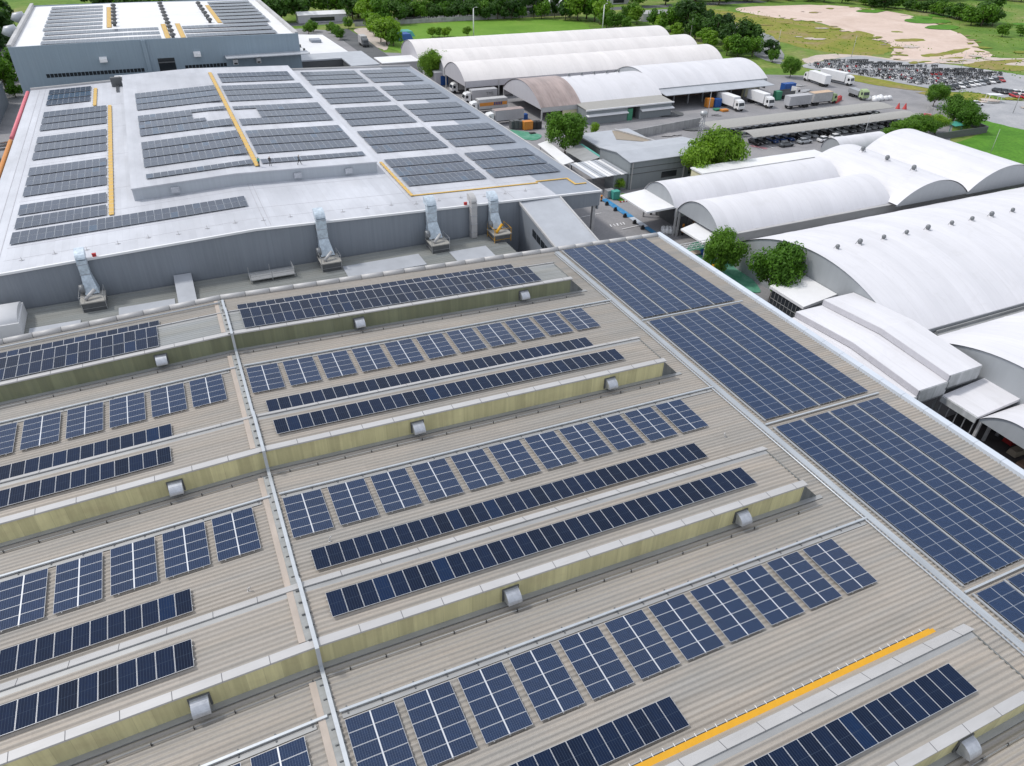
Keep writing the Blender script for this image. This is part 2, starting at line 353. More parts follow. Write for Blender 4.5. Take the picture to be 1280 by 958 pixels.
mb = MB(); corr(mb, [-X1, 0, X1], YB1-0.6, YB1, lambda x: zr(x)-0.05); mb.build('gutter', M['ledge'], fac, INV)
# ridge cover sheet
edges = [YB0]
for yb_ in reversed(WALLS): edges += [yb_-1.1, yb_+7.4]
edges.append(89.3)
for a, b_ in zip(edges[::2], edges[1::2]):
    mb = MB(); mb.box(-0.92, -0.46, a, b_, 9.9, 10.17); mb.box(-0.461, 0.34, a, b_, 9.9, 10.155, 1); mb.build('ridge_cover', [M['ridge'], M['roofgrey']], fac, INV)
# channel on the right slope
mb = MB(); mb.hexa([(48.15, YB0, 8.3), (48.85, YB0, 8.3), (48.85, 89.3, 8.3), (48.15, 89.3, 8.3)], [(48.15, YB0, zr(48.15)+.16), (48.85, YB0, zr(48.85)+.16), (48.85, 89.3, zr(48.85)+.16), (48.15, 89.3, zr(48.15)+.16)])
mb.build('box_gutter', M['boxgutter'], fac, INV)
mb = MB(); mb.box(48.0, 48.14, YB0, 89.2, 8.38, 8.46); mb.build('gutter_painted_shadow', M['capdark'], fac, INV)  # solid dark bar painted as the shade along the gutter

for k, yb_ in enumerate(WALLS):
    mon = bpy.data.objects.new('roof_monitor', None); COL.objects.link(mon); mon.parent = fac; mon.location = (0, yb_-38, 0)
    zt = lambda x: zr(x)+MH
    mb = MB(); corr(mb, [-MX, 0, MX], 0.35, 4.95, zt); mb.build('deck', M['roofgrey'] if k == 0 else M['roof'], mon)
    mb = MB(); slab(mb, [-MX, 0, MX], 4.70, 5.30, MH+0.10, MH+0.13, 0.3); mb.build('shoulder_shade_strip', M['ledge'], mon)  # added strip, stands in for the bluish shade below the back cap
    mb = MB()
    for xa, xb in ((-MX, 0), (0, MX)):
        mb.hexa([(xa, 0, zr(xa)-0.1), (xb, 0, zr(xb)-0.1), (xb, 0.2, zr(xb)-0.1), (xa, 0.2, zr(xa)-0.1)], [(xa, 0, zr(xa)+MH-.05), (xb, 0, zr(xb)+MH-.05), (xb, .2, zr(xb)+MH-.05), (xa, .2, zr(xa)+MH-.05)])
    mb.build('glazing', M['yellowgreen'] if k == 0 else M['yellow'], mon)
    for sx in (1, -1):
        mb = MB(); a, b_ = sx*MX, sx*HIPX
        f0 = [(a, 0, zr(MX)-.1), (a, 0, zr(MX)+MH), (b_, 0, zr(HIPX))]
        mb.face(f0); mb.face([(a, 0, zr(MX)+MH), (a, 5.4, zr(MX)+MH+.05), (b_, 6.6, zr(HIPX)), (b_, 0, zr(HIPX))])
        mb.face([(a, 5.4, zr(MX)+MH+.05), (a, 7.2, zr(MX)), (b_, 6.6, zr(HIPX))])
        mb.build('hip_end', M['hip'], mon)
        mb = MB(); mb.tube([(a, .1, zr(MX)+MH+.07), (a, 5.3, zr(MX)+MH+.1)], .07, 6); mb.build('edge_trim', M['hip'], mon)
    mb = MB()
    for xa, xb in ((-MX, 0), (0, MX)):
        mb.face([(xa, 5.97, zr(xa)+1.95), (xb, 5.97, zr(xb)+1.95), (xb, 7.2, zr(xb)), (xa, 7.2, zr(xa))])
    mb.build('back_slope', M['roof'], mon)
    mb = MB(); slab(mb, [-MX-.25, 0, MX+.25], -0.10, 0.55, MH+0.15, MH+0.17, 0.16)
    strip_joints(mb, [-MX, MX], -0.10, 0.55, MH+0.15, MH+0.17, 1); mb.build('front_cap', [M['cap'], M['capdark']], mon)
    mb = MB(); mb.box(-.92, -.46, .6, 5.3, 10+MH-.1, 10+MH+.17); mb.box(-.461, .34, .6, 5.4, 10+MH-.1, 10+MH+.155, 1); mb.build('ridge_cover', [M['ridge'], M['roofgrey']], mon)
    mb = MB(); slab(mb, [-MX-.25, 0, MX+.25], 5.22, 6.00, MH+0.26, MH-0.06, 0.10)
    strip_joints(mb, [-MX, MX], 5.22, 6.00, MH+0.26, MH-0.06, 1); mb.build('back_cap', [M['cap'], M['capdark']], mon)
    mb = MB(); slab(mb, [-HIPX-.6, 0, HIPX+.3], -.42, 0.0, 0.137, 0.145, 0.09); mb.build('base_ledge', M['ledge'], mon)
    mb = MB(); mb.tube([(-45.5, -1.15, zr(45.5)+.2), (0, -1.15, 10.2)], .045, 6); mb.tube([(0, -1.15, 10.2), (45.5, -1.15, zr(45.5)+.2)], .045, 6)
    x = -44
    while x < 45: mb.box(x, x+.07, -1.2, -1.08, zr(x)+.02, zr(x)+.27, 1); x += 2.55
    mb.build('wall_foot_rail', [M['ledge'], M['dark']], mon)

# vent hoods on the yellow walls
mb = MB()
mb.box(-.68, .68, -.10, 0, -.62, .70); hood_frame = mb.mesh('hood_frame', M['darkgrey'])
mb = MB(); rings = []
for i in range(9):
    a = math.pi/2*i/8; y = -.08-.95*math.sin(a); z = .62-.78*(1-math.cos(a)); rings.append((y, z))
for (ya, za), (yb2, zb) in zip(rings, rings[1:]): mb.face([(-.56, ya, za), (-.56, yb2, zb), (.56, yb2, zb), (.56, ya, za)], 0, None, True)
for sx in (-.56, .56):
    p = [(sx, y, z) for y, z in rings]+[(sx, -.2, -.5)]; mb.face(p if sx > 0 else p[::-1])
mb.face([(-.56, rings[-1][0], rings[-1][1]), (-.56, -.2, -.5), (.56, -.2, -.5), (.56, rings[-1][0], rings[-1][1])], 1)
hood_mesh = mb.mesh('hood_shell', [M['galv'], M['dark']])
proto = None
for k, yb_ in enumerate(WALLS):
    for j, x in enumerate((-7.6, 14.6, 36.75)):
        lab = f"silver vent hood on the {FRONT[k]} yellow wall, {['left of the ridge tray', 'just right of the ridge tray', 'near its right end'][j]}"
        loc = (x, yb_-.01, zr(x)+.95)
        if k == 0: lab = lab.replace('yellow wall', 'wall, greenish grey')
        if proto is None:
            proto = thing('vent_hood', lab, 'vent hood', loc, (0, 0, 0), 'vent hoods on the monitor walls')
            link('mounting_frame', hood_frame, proto); link('hood', hood_mesh, proto)
        else: copy_tree(proto, loc=loc, label=lab)

# cable tray along the ridge, climbing over each monitor
path = [(89.0, .34)]
for yb_ in WALLS: path += [(yb_+7.3, .34), (yb_+6.0, MH+.42), (yb_-.36, MH+.42), (yb_-.38, .40), (yb_-1.3, .34)]
path.append((YB0+1, .34))
tray = thing('cable_tray', 'long galvanised cable tray running down the roof ridge over every monitor', 'cable tray', (0.12, 38, 10))
mb = MB()
for (ya, za), (y2, z2) in zip(path, path[1:]):
    v = abs(y2-ya) < .1; d = .06
    if v: mb.box(-.14, .14, ya-38-.12, ya-38, min(za, z2), max(za, z2))
    else: mb.hexa([(-.14, y2-38, z2-.1), (.14, y2-38, z2-.1), (.14, ya-38, za-.1), (-.14, ya-38, za-.1)], [(-.14, y2-38, z2), (.14, y2-38, z2), (.14, ya-38, za), (-.14, ya-38, za)])
mb.build('tray_cover', M['tray'], tray)
mb = MB(); mb.box(-.40, .27, -.035, .035, -.12, -.03); brk = mb.mesh('tray_bracket', M['darkgrey']); y = YB0+2
while y < 89:
    on = any(w-.4 < y < w+7.3 for w in WALLS); w0 = any(w-.4 < y < w+6 for w in WALLS)
    if (not on) or w0:
        link('tray_bracket', brk, tray, (0, y-38, .26+(MH+.06 if w0 else 0)))
    y += 1.12
# conduits that run across each bay, and short ones in the right field
for k, yb_ in enumerate(WALLS):
    y = yb_-4.05
    t = thing('roof_conduit', f"thin pale conduit crossing the roof below the {FRONT[k]} monitor wall", 'conduit', (0, y, 9), (0, 0, 0), 'conduits across the roof bays')
    mb = MB()
    for xa, xb in ((-46, -.3), (.5, 48)): mb.hexa([(xa, -.09, zr(xa)-8.82), (xb, -.09, zr(xb)-8.82), (xb, .09, zr(xb)-8.82), (xa, .09, zr(xa)-8.82)], [(xa, -.09, zr(xa)-8.68), (xb, -.09, zr(xb)-8.68), (xb, .09, zr(xb)-8.68), (xa, .09, zr(xa)-8.68)])
    mb.build('pipe', M['tray'], t)
    mb = MB(); mb.box(-.05, .05, -.3, .3, -.97, -.83)
    bk_ = mb.mesh('bracket', M['darkgrey']); x = -45
    while x < 47: link('bracket', bk_, t, (x, 0, zr(x)-8)); x += 2.3
    mb = MB(); slab(mb, [-45.9, -1.1], -.50, -.12, .125, .125, .06); slab(mb, [.6, 47.6], -.50, -.12, .125, .125, .06)
    for i, v in enumerate(mb.v): mb.v[i] = (v[0], v[1], v[2]-9)
    mb.build('sheet_lap', M['ledge'], t)
for y, nm in ((66.2, 'farthest'), (42.6, 'middle'), (18.85, 'nearest')):
    mb = MB(); mb.hexa([(48.9, -.09, .1-S*48.9+.08), (65.4, -.09, .1-S*65.4+.08), (65.4, .09, .1-S*65.4+.08), (48.9, .09, .1-S*48.9+.08)], [(48.9, -.09, .1-S*48.9+.2), (65.4, -.09, .1-S*65.4+.2), (65.4, .09, .1-S*65.4+.2), (48.9, .09, .1-S*48.9+.2)])
    o = mb.build('roof_conduit', M['tray'], None, (0, y, 10)); tag(o, f"short pale conduit between blue panel fields beside the right parapet, {nm} of three", 'conduit', 'conduits between the right fields')
mb = MB(); mb.tube([(47.8, YB0, zr(47.8)+.2), (47.8, 88.6, zr(47.8)+.2)], .075, 8, smooth=True)
o = mb.build('water_pipe', M['tray']); tag(o, 'thin pale pipe running beside the gutter left of the blue fields', 'pipe')
mb = MB(); mb.tube([(-60, 88.3, zr(60)+.35), (-.2, 88.3, 10.35)], .10, 8)
o = mb.build('water_pipe', M['tray']); tag(o, 'pale pipe along the back parapet left of the ridge tray', 'pipe')

# ------------------------------------------------------------------ solar panels
def panel_mesh(name, w, h, glass, fr=.035, th=.04, frame='alu'):
    mb = MB(); z = th
    mb.box(0, w, 0, h, 0, th-.004, 0)
    o = [(0, 0), (w, 0), (w, h), (0, h)]; i = [(fr, fr), (w-fr, fr), (w-fr, h-fr), (fr, h-fr)]
    for k in range(4):
        a, b_ = k, (k+1) % 4
        mb.face([(*o[a], z), (*o[b_], z), (*i[b_], z), (*i[a], z)], 0)
    mb.face([(*p, z-.003) for p in i], 1, [(0, 0), (1, 0), (1, 1), (0, 1)])
    return mb.mesh(name, [M[frame], glass])
PM_POLY = panel_mesh('poly_panel', 1.625, 0.99, M['poly'], .017)
PM_POLYR = panel_mesh('deep_poly_panel', 1.68, 0.998, M['polyr'], .024, frame='frame')
PM_MONO = panel_mesh('mono_panel', 1.128, 2.26, M['mono'], .016)
PM_FAR = panel_mesh('grey_panel', 1.128, 2.26, M['far'], .03, frame='farframe')
def rails(parent, w, h, nr, along='x', leg=.16):
    for k in range(nr):
        mb = MB(); t = (k+.5)/nr
        if along == 'x': mb.box(-.06, w+.06, h*t-.04, h*t+.04, -.10, -.01)
        else: mb.box(w*t-.04, w*t+.04, -.06, h+.06, -.10, -.01)
        mb.build('mounting_rail', M['rail'], parent)
def array(label, group, x, y, h, nx, ny, pm, pw, ph, gx, gy, name='solar_array', nrail=2, along='x', zf=zr, th=TH, cgap=0.0, skip=None):
    """x, y: lower left corner; pw/ph: panel size; gx/gy: gaps; cgap: extra gap in the middle of x"""
    w = nx*pw+(nx-1)*gx+cgap; sg = 1 if x+w/2 > 0 else -1
    if zf is not zr: sg = 1 if x+w/2 > 7.3 else -1
    t = thing(name, label, 'solar panels', (x, y, zf(x)+h), (0, sg*th, 0), group)
    for i in range(nx):
        for j in range(ny):
            if skip and skip(i, j): continue
            link('panel', pm, t, (i*(pw+gx)+(cgap if i >= nx/2 else 0), j*(ph+gy), 0))
    H = ny*ph+(ny-1)*gy
    if cgap:
        mb = MB(); mb.box(w/2-cgap/2-.02, w/2+cgap/2+.02, 0, H, .015, .042); mb.build('centre_bar', M['alu'], t)
    if nrail: rails(t, w, H, nrail, along)
    return t
for k in (0, 1, 2):       # ten-panel blocks below each wall
    yt = WALLS[k]-4.78; wn = FRONT[k]
    rown = {0: 'farthest', 1: 'middle', 2: 'nearest'}[k]
    for i in range(11):
        array(f"{ORD[i]} ten-panel blue block right of the ridge tray, in the {rown} block row", 'ten-panel blocks right of the ridge', .65+3.9*i, yt-5.06, .30, 2, 5, PM_POLY, 1.625, .99, 0, .022, 'solar_block', 3, 'y', cgap=.06)
    for i in range(7):
        array(f"{ORD[i]} ten-panel blue block left of the ridge, counted leftwards, {rown} block row", 'ten-panel blocks left of the ridge', -1.95-3.30-3.9*i, yt-5.06, .30, 2, 5, PM_POLY, 1.625, .99, 0, .022, 'solar_block', 3, 'y', cgap=.06)
for k, yb_ in enumerate(WALLS):
    nm = {0: 'farthest', 1: 'third', 2: 'second', 3: 'nearest'}[k]
    rows = [('on top of', 1.72, MH+.30)] if k else [('on the front edge of', .50, MH+.30), ('on the back edge of', 2.86, MH+.30)]
    rows.append(('behind', 8.22, .30))
    for word, dy, h in rows:
        n = 17 if (k == 3 and word == 'behind') else 33
        array(f"dark panel row {word} the {nm} monitor, right of the ridge", 'dark panel rows right of the ridge', 1.65, yb_+dy, h, n, 1, PM_MONO, 1.128, 2.26, .027, 0, 'solar_row')
        if k < 3:
            n = 22; w = n*1.155-.027
            array(f"dark panel row {word} the {nm} monitor, left of the ridge", 'dark panel rows left of the ridge', -7.5-w, yb_+dy, h, n, 1, PM_MONO, 1.128, 2.26, .027, 0, 'solar_row')
for j, (y0, nm) in enumerate(((66.72, 'farthest'), (43.25, 'second farthest'), (19.45, 'second nearest'), (-4.0, 'nearest'))):
    for c in range(4):
        st_ = array(f"{ORD[c]} long blue panel strip from the left in the {nm} field by the parapet", 'blue panel strips by the right parapet', 49.55+3.84*c, y0, .30, 2, 22, PM_POLYR, 1.68, .998, .035, .0195, 'solar_strip', 4, 'y')
        mb = MB(); mb.box(-.30, -.10, -.1, 22.5, -.14, -.02); mb.build('gap_shade_strip', M['rail'], st_)  # added grey bar imitating the shade in the gap between strips
        mb = MB(); mb.box(1.675, 1.72, 0, 22.35, .0, .041); mb.build('centre_bar', M['rail'], st_)

# yellow walkway on the nearest bay
cw = thing('roof_walkway', 'bright yellow walkway on white cross bars behind the nearest monitor', 'walkway', (4, 17.2, zr(4)+.36), (0, TH, 0))
mb = MB(); mb.box(0, 38.9, -.27, .27, 0, .06); mb.box(38.9, 39.2, -.16, .16, 0, .06); mb.build('deck', M['amber'], cw)
mb = MB(); mb.box(-.022, .022, -.52, .54, -.04, -.012); bar = mb.mesh('crossbar', M['white'])
for i in range(46): link('crossbar', bar, cw, (.4+i*.84, 0, 0))
mb = MB(); mb.box(.1, 38.7, -.45, -.38, -.2, -.05); mb.box(.1, 38.7, .38, .45, -.2, -.05); mb.build('bearer', M['rail'], cw)
# small pipe stubs left standing on the sheets
for (px, py, lab) in ((908, 537, 'small white stub on bare sheet near the gutter, right of the blocks'), (413, 680, 'small white stub beside the first block of the middle row'),
                      (411, 783, 'small white stub under the nearest right hand panel row end'), (312, 743, 'small white stub near the left ridge in front of the second monitor'), (731, 376, 'small white stub near the right end of the farthest monitor')):
    p = at(px, py, 9.6); x, y = p.x, p.y
    mb = MB(); mb.tube([(0, 0, 0), (0, 0, .32)], .05, 6); mb.tube([(0, 0, .3), (.16, -.1, .42)], .06, 6); mb.tube([(0, 0, 0), (0, 0, .03)], .14, 8)
    o = mb.build('pipe_stub', M['cap'], None, (x, y, zr(x)+.05), (0, 0, R.random()*6)); tag(o, lab, 'pipe stub', 'white pipe stubs on the roof')
# ================================================================== FAR FACTORY (white roof with grey panels)
FS = .034; FTH = math.atan(FS)
def zf(x): return 11.2-FS*abs(x-7.3)
FY0, FY1, FXL, FXR = 108.2, 219.6, -30.2, 67.5
RXL, RXR, RY0 = -9.0, 31.9, 128.5; RH = 2.1
def rx(x): return -1.06+(x+1.06)*.978
def ry(y): return y*.978       # raised middle part
ff = thing('white_roof_factory', 'wide grey-walled factory with white roof, raised middle and many grey panel fields', 'factory', (7.3, 164, 0))
FI = (-7.3, -164, 0)
mb = MB(); slab(mb, [FXL, 7.3, 58.6], FY0, FY1, 0, 0, .25, 0, zf); mb.build('roof', M['whiteroof'], ff, FI)
mb = MB(); slab(mb, [58.62, FXR], FY0, FY1, 0, 0, .25, 0, zf); mb.build('eave_roof', M['greyroof'], ff, FI)
mb = MB()
for y in [112.5, 117, 125.9, 136.5, 156.2, 176.2, 195.4]:
    slab(mb, [FXL+4, 7.3, 58.5] if y < 129 else [FXL+4, RXL], y, y+.10, .012, .012, .02, 0, zf)
for x in (-28.2, -26.9, 8.9, 9.6, 33.0, 50.5): mb.hexa([(x, FY0+1, zf(x)-.1), (x+.1, FY0+1, zf(x)-.1), (x+.1, FY1, zf(x)-.1), (x, FY1, zf(x)-.1)], [(x, FY0+1, zf(x)+.03), (x+.1, FY0+1, zf(x)+.03), (x+.1, FY1, zf(x)+.03), (x, FY1, zf(x)+.03)])
mb.build('roof_seam', M['seam'], ff, FI)
mb = MB()      # raised middle
zq = lambda x: zf(x)+RH
slab(mb, [RXL, 7.3, RXR], RY0, FY1-4, RH, RH, .2, 0, zf); mb.build('raised_roof', M['whiteroof'], ff, FI)
mb = MB()
for xa, xb in ((RXL+.1, 7.3), (7.3, RXR-.1)):
    mb.hexa([(xa, RY0+.1, zf(xa)-.1), (xb, RY0+.1, zf(xb)-.1), (xb, FY1-4.1, zf(xb)-.1), (xa, FY1-4.1, zf(xa)-.1)], [(xa, RY0+.1, zq(xa)-.19), (xb, RY0+.1, zq(xb)-.19), (xb, FY1-4.1, zq(xb)-.19), (xa, FY1-4.1, zq(xa)-.19)])
mb.build('raised_wall', M['raised'], ff, FI)
mb = MB()
for x in (-27.6, -19, -10.4, -1.8): mb.tube([(x, 0, 0), (x, 0, .001)], .01, 4)
def wall_piece(mb, xa, xb, y0, y1, z0):
    xs = [xa]+([7.3] if xa < 7.3 < xb else [])+[xb]
    for a, b_ in zip(xs, xs[1:]):
        mb.hexa([(a, y0, z0), (b_, y0, z0), (b_, y1, z0), (a, y1, z0)], [(a, y0, zf(a)-.26), (b_, y0, zf(b_)-.26), (b_, y1, zf(b_)-.26), (a, y1, zf(a)-.26)])
mb = MB(); wall_piece(mb, FXL+.1, 59.5, FY0+.15, FY0+.4, 0); wall_piece(mb, 59.5, FXR-.1, FY0+.15, FY0+.4, 6.4)
mb.box(FXL+.1, FXL+.4, FY0+.4, FY1-.2, 0, 9.6); mb.box(FXR-.4, FXR-.1, FY0+.4, FY1-.2, 5.6, 8.85); mb.box(FXL+.1, FXR-.1, FY1-.4, FY1-.1, 0, 8.8)
mb.box(59.2, 59.5, FY0+.4, 150, 0, 9)
mb.build('wall', M['wallgrey'], ff, FI)
mb = MB()
for xa, xb in ((FXL, 7.3), (7.3, FXR)): mb.hexa([(xa, FY0-.12, zf(xa)-.22), (xb, FY0-.12, zf(xb)-.22), (xb, FY0+.22, zf(xb)-.22), (xa, FY0+.22, zf(xa)-.22)], [(xa, FY0-.12, zf(xa)+.10), (xb, FY0-.12, zf(xb)+.10), (xb, FY0+.22, zf(xb)+.10), (xa, FY0+.22, zf(xa)+.10)])
mb.build('front_flashing', M['white'], ff, FI)
mb = MB(); mb.hexa([(FXR-.05, FY0, 8.7), (FXR+.25, FY0, 8.7), (FXR+.25, FY1, 8.7), (FXR-.05, FY1, 8.7)], [(FXR-.05, FY0, 9.24), (FXR+.25, FY0, 9.24), (FXR+.25, FY1, 9.24), (FXR-.05, FY1, 9.24)]); mb.build('side_flashing', M['cap'], ff, FI)
mb = MB()
for xa, xb in ((FXL, 7.3), (7.3, FXR)): mb.hexa([(xa, FY1-.2, zf(xa)-.2), (xb, FY1-.2, zf(xb)-.2), (xb, FY1+.3, zf(xb)-.2), (xa, FY1+.3, zf(xa)-.2)], [(xa, FY1-.2, zf(xa)+.45), (xb, FY1-.2, zf(xb)+.45), (xb, FY1+.3, zf(xb)+.45), (xa, FY1+.3, zf(xa)+.45)])
mb.build('back_parapet', M['cap'], ff, FI)
for x in (60.6, 66.6):
    mb = MB(); mb.box(x-.28, x+.28, FY0+.5, FY0+1.06, 0, 6.6); mb.build('column', M['cap'], ff, FI)
for x in (-2.5, 17.5, 26.5):                       # small vents in the raised front wall
    mb = MB(); mb.box(x-.65, x+.65, RY0-.4, RY0+.12, zf(x)+.5, zf(x)+1.4); mb.build('wall_vent', M['galv'], ff, FI)
# posts of the safety line along the front edge
mb = MB(); mb.tube([(0, 0, 0), (0, 0, .55)], .035, 5); mb.box(-.35, .35, -.03, .03, .03, .07); mb.box(-.03, .03, -.3, .3, .03, .07)
ap = mb.mesh('anchor_post', M['cap'])
for i in range(21):
    x = -28+i*4.1; link('anchor_post', ap, ff, (x-7.3, 111.4-164+(i % 3)*.3, zf(x)))
pp = dict(pw=1.128, ph=2.26, gx=.027, gy=.04, nrail=0, zf=zf, th=FTH)
def far_mesh_row(nx, ny):
    mb = MB()
    for i in range(nx):
        for j in range(ny):
            x, y = i*1.155, j*2.3
            mb.box(x, x+1.128, y, y+2.26, 0, .04, 0); mb.face([(x+.03, y+.03, .043), (x+1.098, y+.03, .043), (x+1.098, y+2.23, .043), (x+.03, y+2.23, .043)], 1, [(0, 0), (1, 0), (1, 1), (0, 1)])
    return mb.mesh('panel_row', [M['farframe'], M['far']])
RC = {}
def field(label, group, x, ytop, nx, nrow, h=.2, rowpitch=5.42, indiv=True, skip=None, ny=2):
    """rows of panels two deep, from ytop towards the camera"""
    n0 = nrow
    w = nx*1.155; sg = 1 if x+w/2 > 7.3 else -1
    t = thing('panel_field', label, 'solar panels', (x, ytop, zf(x)+h), (0, sg*FTH, 0), group)
    for r in range(nrow):
        yb_ = -r*rowpitch-4.56 if ny == 2 else -r*rowpitch-2.26
        if indiv:
            for i in range(nx):
                for j in range(ny):
                    if skip and skip(r, i, j): continue
                    link('panel', PM_FAR, t, (i*1.155, yb_+j*2.3, 0))
        else:
            key = (nx, ny)
            if key not in RC: RC[key] = far_mesh_row(nx, ny)
            link('panel_row', RC[key], t, (0, yb_, 0))
    return t
GF = 'panel fields on the white roof'
bands = [(135.2, 'front'), (155.3, 'second'), (175.35, 'third'), (195.3, 'fourth'), (215.7, 'back')]
for i, (yt, nm) in enumerate(bands):
    ind = yt < 160
    field(f"grey panel field of three rows, {nm} field of the column beside the right eave", GF, 51.4, yt, 12, 3, indiv=ind)
    field(f"grey panel field of three rows, {nm} field of the column right of the raised roof", GF, 34.9, yt, 13, 3, indiv=ind)
bl = [(156.8, 'second'), (176.9, 'third'), (197.6, 'fourth')]
for i, (yt, nm) in enumerate(bl):
    ind = yt < 160
    field(f"grey panel field of three rows left of the yellow walkway on the raised roof, {nm} from its front", GF, rx(-6.7), ry(yt), 15, 3, RH+.2, 5.3, indiv=True if nm == 'third' else ind,
          skip=(lambda r, i, j: (r == 0 and j == 0 and i > 8) or (r == 1 and j == 1 and i > 8) or (r == 1 and i > 10)) if nm == 'third' else None)
    field(f"grey panel field of three rows right of the yellow walkway on the raised roof, {nm} from its front", GF, rx(12.6), ry(yt), 16, 3, RH+.2, 5.3, indiv=ind or nm == 'third', skip=(lambda r, i, j: i < 4 and ((r == 0 and j == 0) or r == 1)) if nm == 'third' else None)
field('grey panel field at the back of the raised roof, right of the yellow walkway', GF, rx(13.2), ry(211.8), 15, 2, RH+.2, indiv=False)
field('single grey panel row at the front of the raised roof, left of the yellow walkway', GF, rx(-6.6), ry(137.1), 15, 1, RH+.2, ny=1)
field('single grey panel row at the front of the raised roof, right of the yellow walkway', GF, rx(12.6), ry(137.5), 16, 1, RH+.2, ny=1)
for i, (yt, n, nx, nm) in enumerate(((154.0, 3, 11, 'third'), (174.3, 3, 11, 'fourth'), (194.6, 3, 11, 'fifth'))):
    field(f"grey panel field on the left strip of the white roof, {nm} from the front", GF, -25.8, yt, nx, n, indiv=yt < 160)
field('grey panel field on the far left corner of the white roof', GF, -25.8, 216.2, 8, 3, indiv=False)
field('dark panel row pair behind the long front row, left of the raised roof', GF, -25.8, 134.4, 11, 2, rowpitch=5.9)
field('long front panel row along the left front edge of the white roof', GF, -25.9, 122.5, 29, 1)
def walkway(label, x, y0, y1, h, w=.55, zz_=zf):
    n = (x+w/2, (y0+y1)/2)
    mb = MB(); mb.box(-w/2, w/2, y0-n[1], y1-n[1], 0, .1, 0)
    k = y0+1
    while k < y1: mb.box(-w/2-.12, w/2+.12, k-n[1]-.04, k-n[1]+.04, -.05, .115, 1); k += 1.9
    o = mb.build('roof_walkway', [M['ochre'], M['cap']], None, (n[0], n[1], zz_(n[0])+h)); return tag(o, label, 'walkway', 'yellow walkways on the white roof')
walkway('faded yellow walkway along the left panel fields of the white roof', -12.75, 123.6, 194.3, .14, .7)
walkway('short yellow walkway beside the far left panel field of the white roof', -15.9, 195.8, 213.4, .14, .7)
walkway('yellow walkway between the panel fields on the raised white roof', rx(11.2), ry(134), ry(213.6), RH+.14, .75)
walkway('yellow walkway beside the front field right of the raised roof', 33.7, 114.9, 134, .14, .5)
mb = MB(); slab(mb, [33.9, 58], 115.0, 115.35, .16, .16, .1, 0, zf); slab(mb, [58, 64.3], 115.7, 116.05, .16, .16, .1, 0, zf); slab(mb, [64.3, 64.7], 112.4, 116.05, .16, .16, .1, 0, zf); slab(mb, [64.7, 66.8], 112.4, 112.75, .16, .16, .1, 0, zf)
o = mb.build('roof_walkway', M['ochre']); tag(o, 'thin yellow walkway zigzagging to the right front corner of the white roof', 'walkway', 'yellow walkways on the white roof')
# left gutter strips
for y0, y1, mt, lab in ((178, 219, 'pink', 'pink pipe strip along the left eave, its far half'), (100, 176, 'orange', 'orange pipe strip along the left eave, its near half')):
    mb = MB(); mb.tube([(-30.9, y0, 9.55), (-30.9, y1, 9.55)], .42, 8); o = mb.build('eave_pipe', M[mt]); tag(o, lab+' of the white roof', 'pipe')
# roof access tower with crane arm at the back
t = thing('access_ladder', 'dark steel ladder and rail standing at the back edge of the white roof', 'ladder', (-10.6, 213, 10.5))
mb = MB(); mb.box(-.25, -.15, -6, .5, .1, .6); mb.box(.15, .25, -6, .5, .1, .6); mb.build('rail', M['darkgrey'], t)
mb = MB(); mb.box(-1.2, 1.2, .4, 1.8, .1, 2.2); mb.build('platform', M['darkgrey'], t)
mb = MB(); mb.box(-.2, 2.2, 2.2, 3.8, 1.2, 2.0); mb.build('cover', M['white'], t)

# people on the raised roof
def person(label, x, y, z, face, shirt, pants, stride):
    me = bpy.data.meshes.new('person')
    st = stride
    vs = [(0, 0, .95), (0, 0, 1.15), (0, .02, 1.42), (0, .03, 1.52), (0, .05, 1.62), (0, .05, 1.76),
          (.20, 0, 1.40), (.27, -.04, 1.14), (.26, .10, .92), (-.20, 0, 1.40), (-.27, -.06, 1.14), (-.25, .08, .92),
          (.10, 0, .90), (.11, st*.5+.04, .50), (.11, st, .07), (.11, st+.16, .04), (-.10, 0, .90), (-.11, -st*.4+.05, .50), (-.11, -st, .07), (-.11, -st+.16, .04)]
    es = [(0, 1), (1, 2), (2, 3), (3, 4), (4, 5), (2, 6), (6, 7), (7, 8), (2, 9), (9, 10), (10, 11), (0, 12), (12, 13), (13, 14), (14, 15), (0, 16), (16, 17), (17, 18), (18, 19)]
    rs = [.15, .14, .15, .06, .10, .09, .075, .055, .045, .075, .055, .045, .10, .075, .055, .045, .10, .075, .055, .045]
    me.from_pydata(vs, es, []); o = link('person', me, None, (x, y, z), (0, 0, face))
    sm = o.modifiers.new('skin', 'SKIN'); o.modifiers.new('sub', 'SUBSURF').levels = 1
    for i, r_ in enumerate(rs): me.skin_vertices[0].data[i].radius = (r_, r_*.8)
    me.skin_vertices[0].data[0].use_root = True
    dg = bpy.context.evaluated_depsgraph_get(); ev = bpy.data.meshes.new_from_object(o.evaluated_get(dg)); o.modifiers.clear(); o.data = ev
    for m_ in (shirt, pants, M['skin'], M['dark']): ev.materials.append(m_)
    for p in ev.polygons:
        c = p.center; p.material_index = 3 if (c.z < .1) else 1 if c.z < .96 and abs(c.x) < .2 else 2 if (c.z > 1.5 or c.z < .95) else 0; p.use_smooth = True
    tag(o, label, 'person', 'people on the white roof')
    mb = MB(); rings = []
    mb.tube([(0, .05, 1.70), (0, .05, 1.76), (0, .05, 1.85), (0, .05, 1.885)], [.125, .12, .09, .02], 10); mb.build('helmet', M['white'], o)
person('person in dark green clothes standing beside the yellow walkway on the white roof', rx(11.9), ry(133.9), zf(rx(11.9))+RH, .4, M['teal'], M['dark'], .05)
person('person in black clothes standing second from the left on the white roof', rx(13.8), ry(133.7), zf(rx(13.8))+RH, -.6, M['dark'], M['darkgrey'], .1)
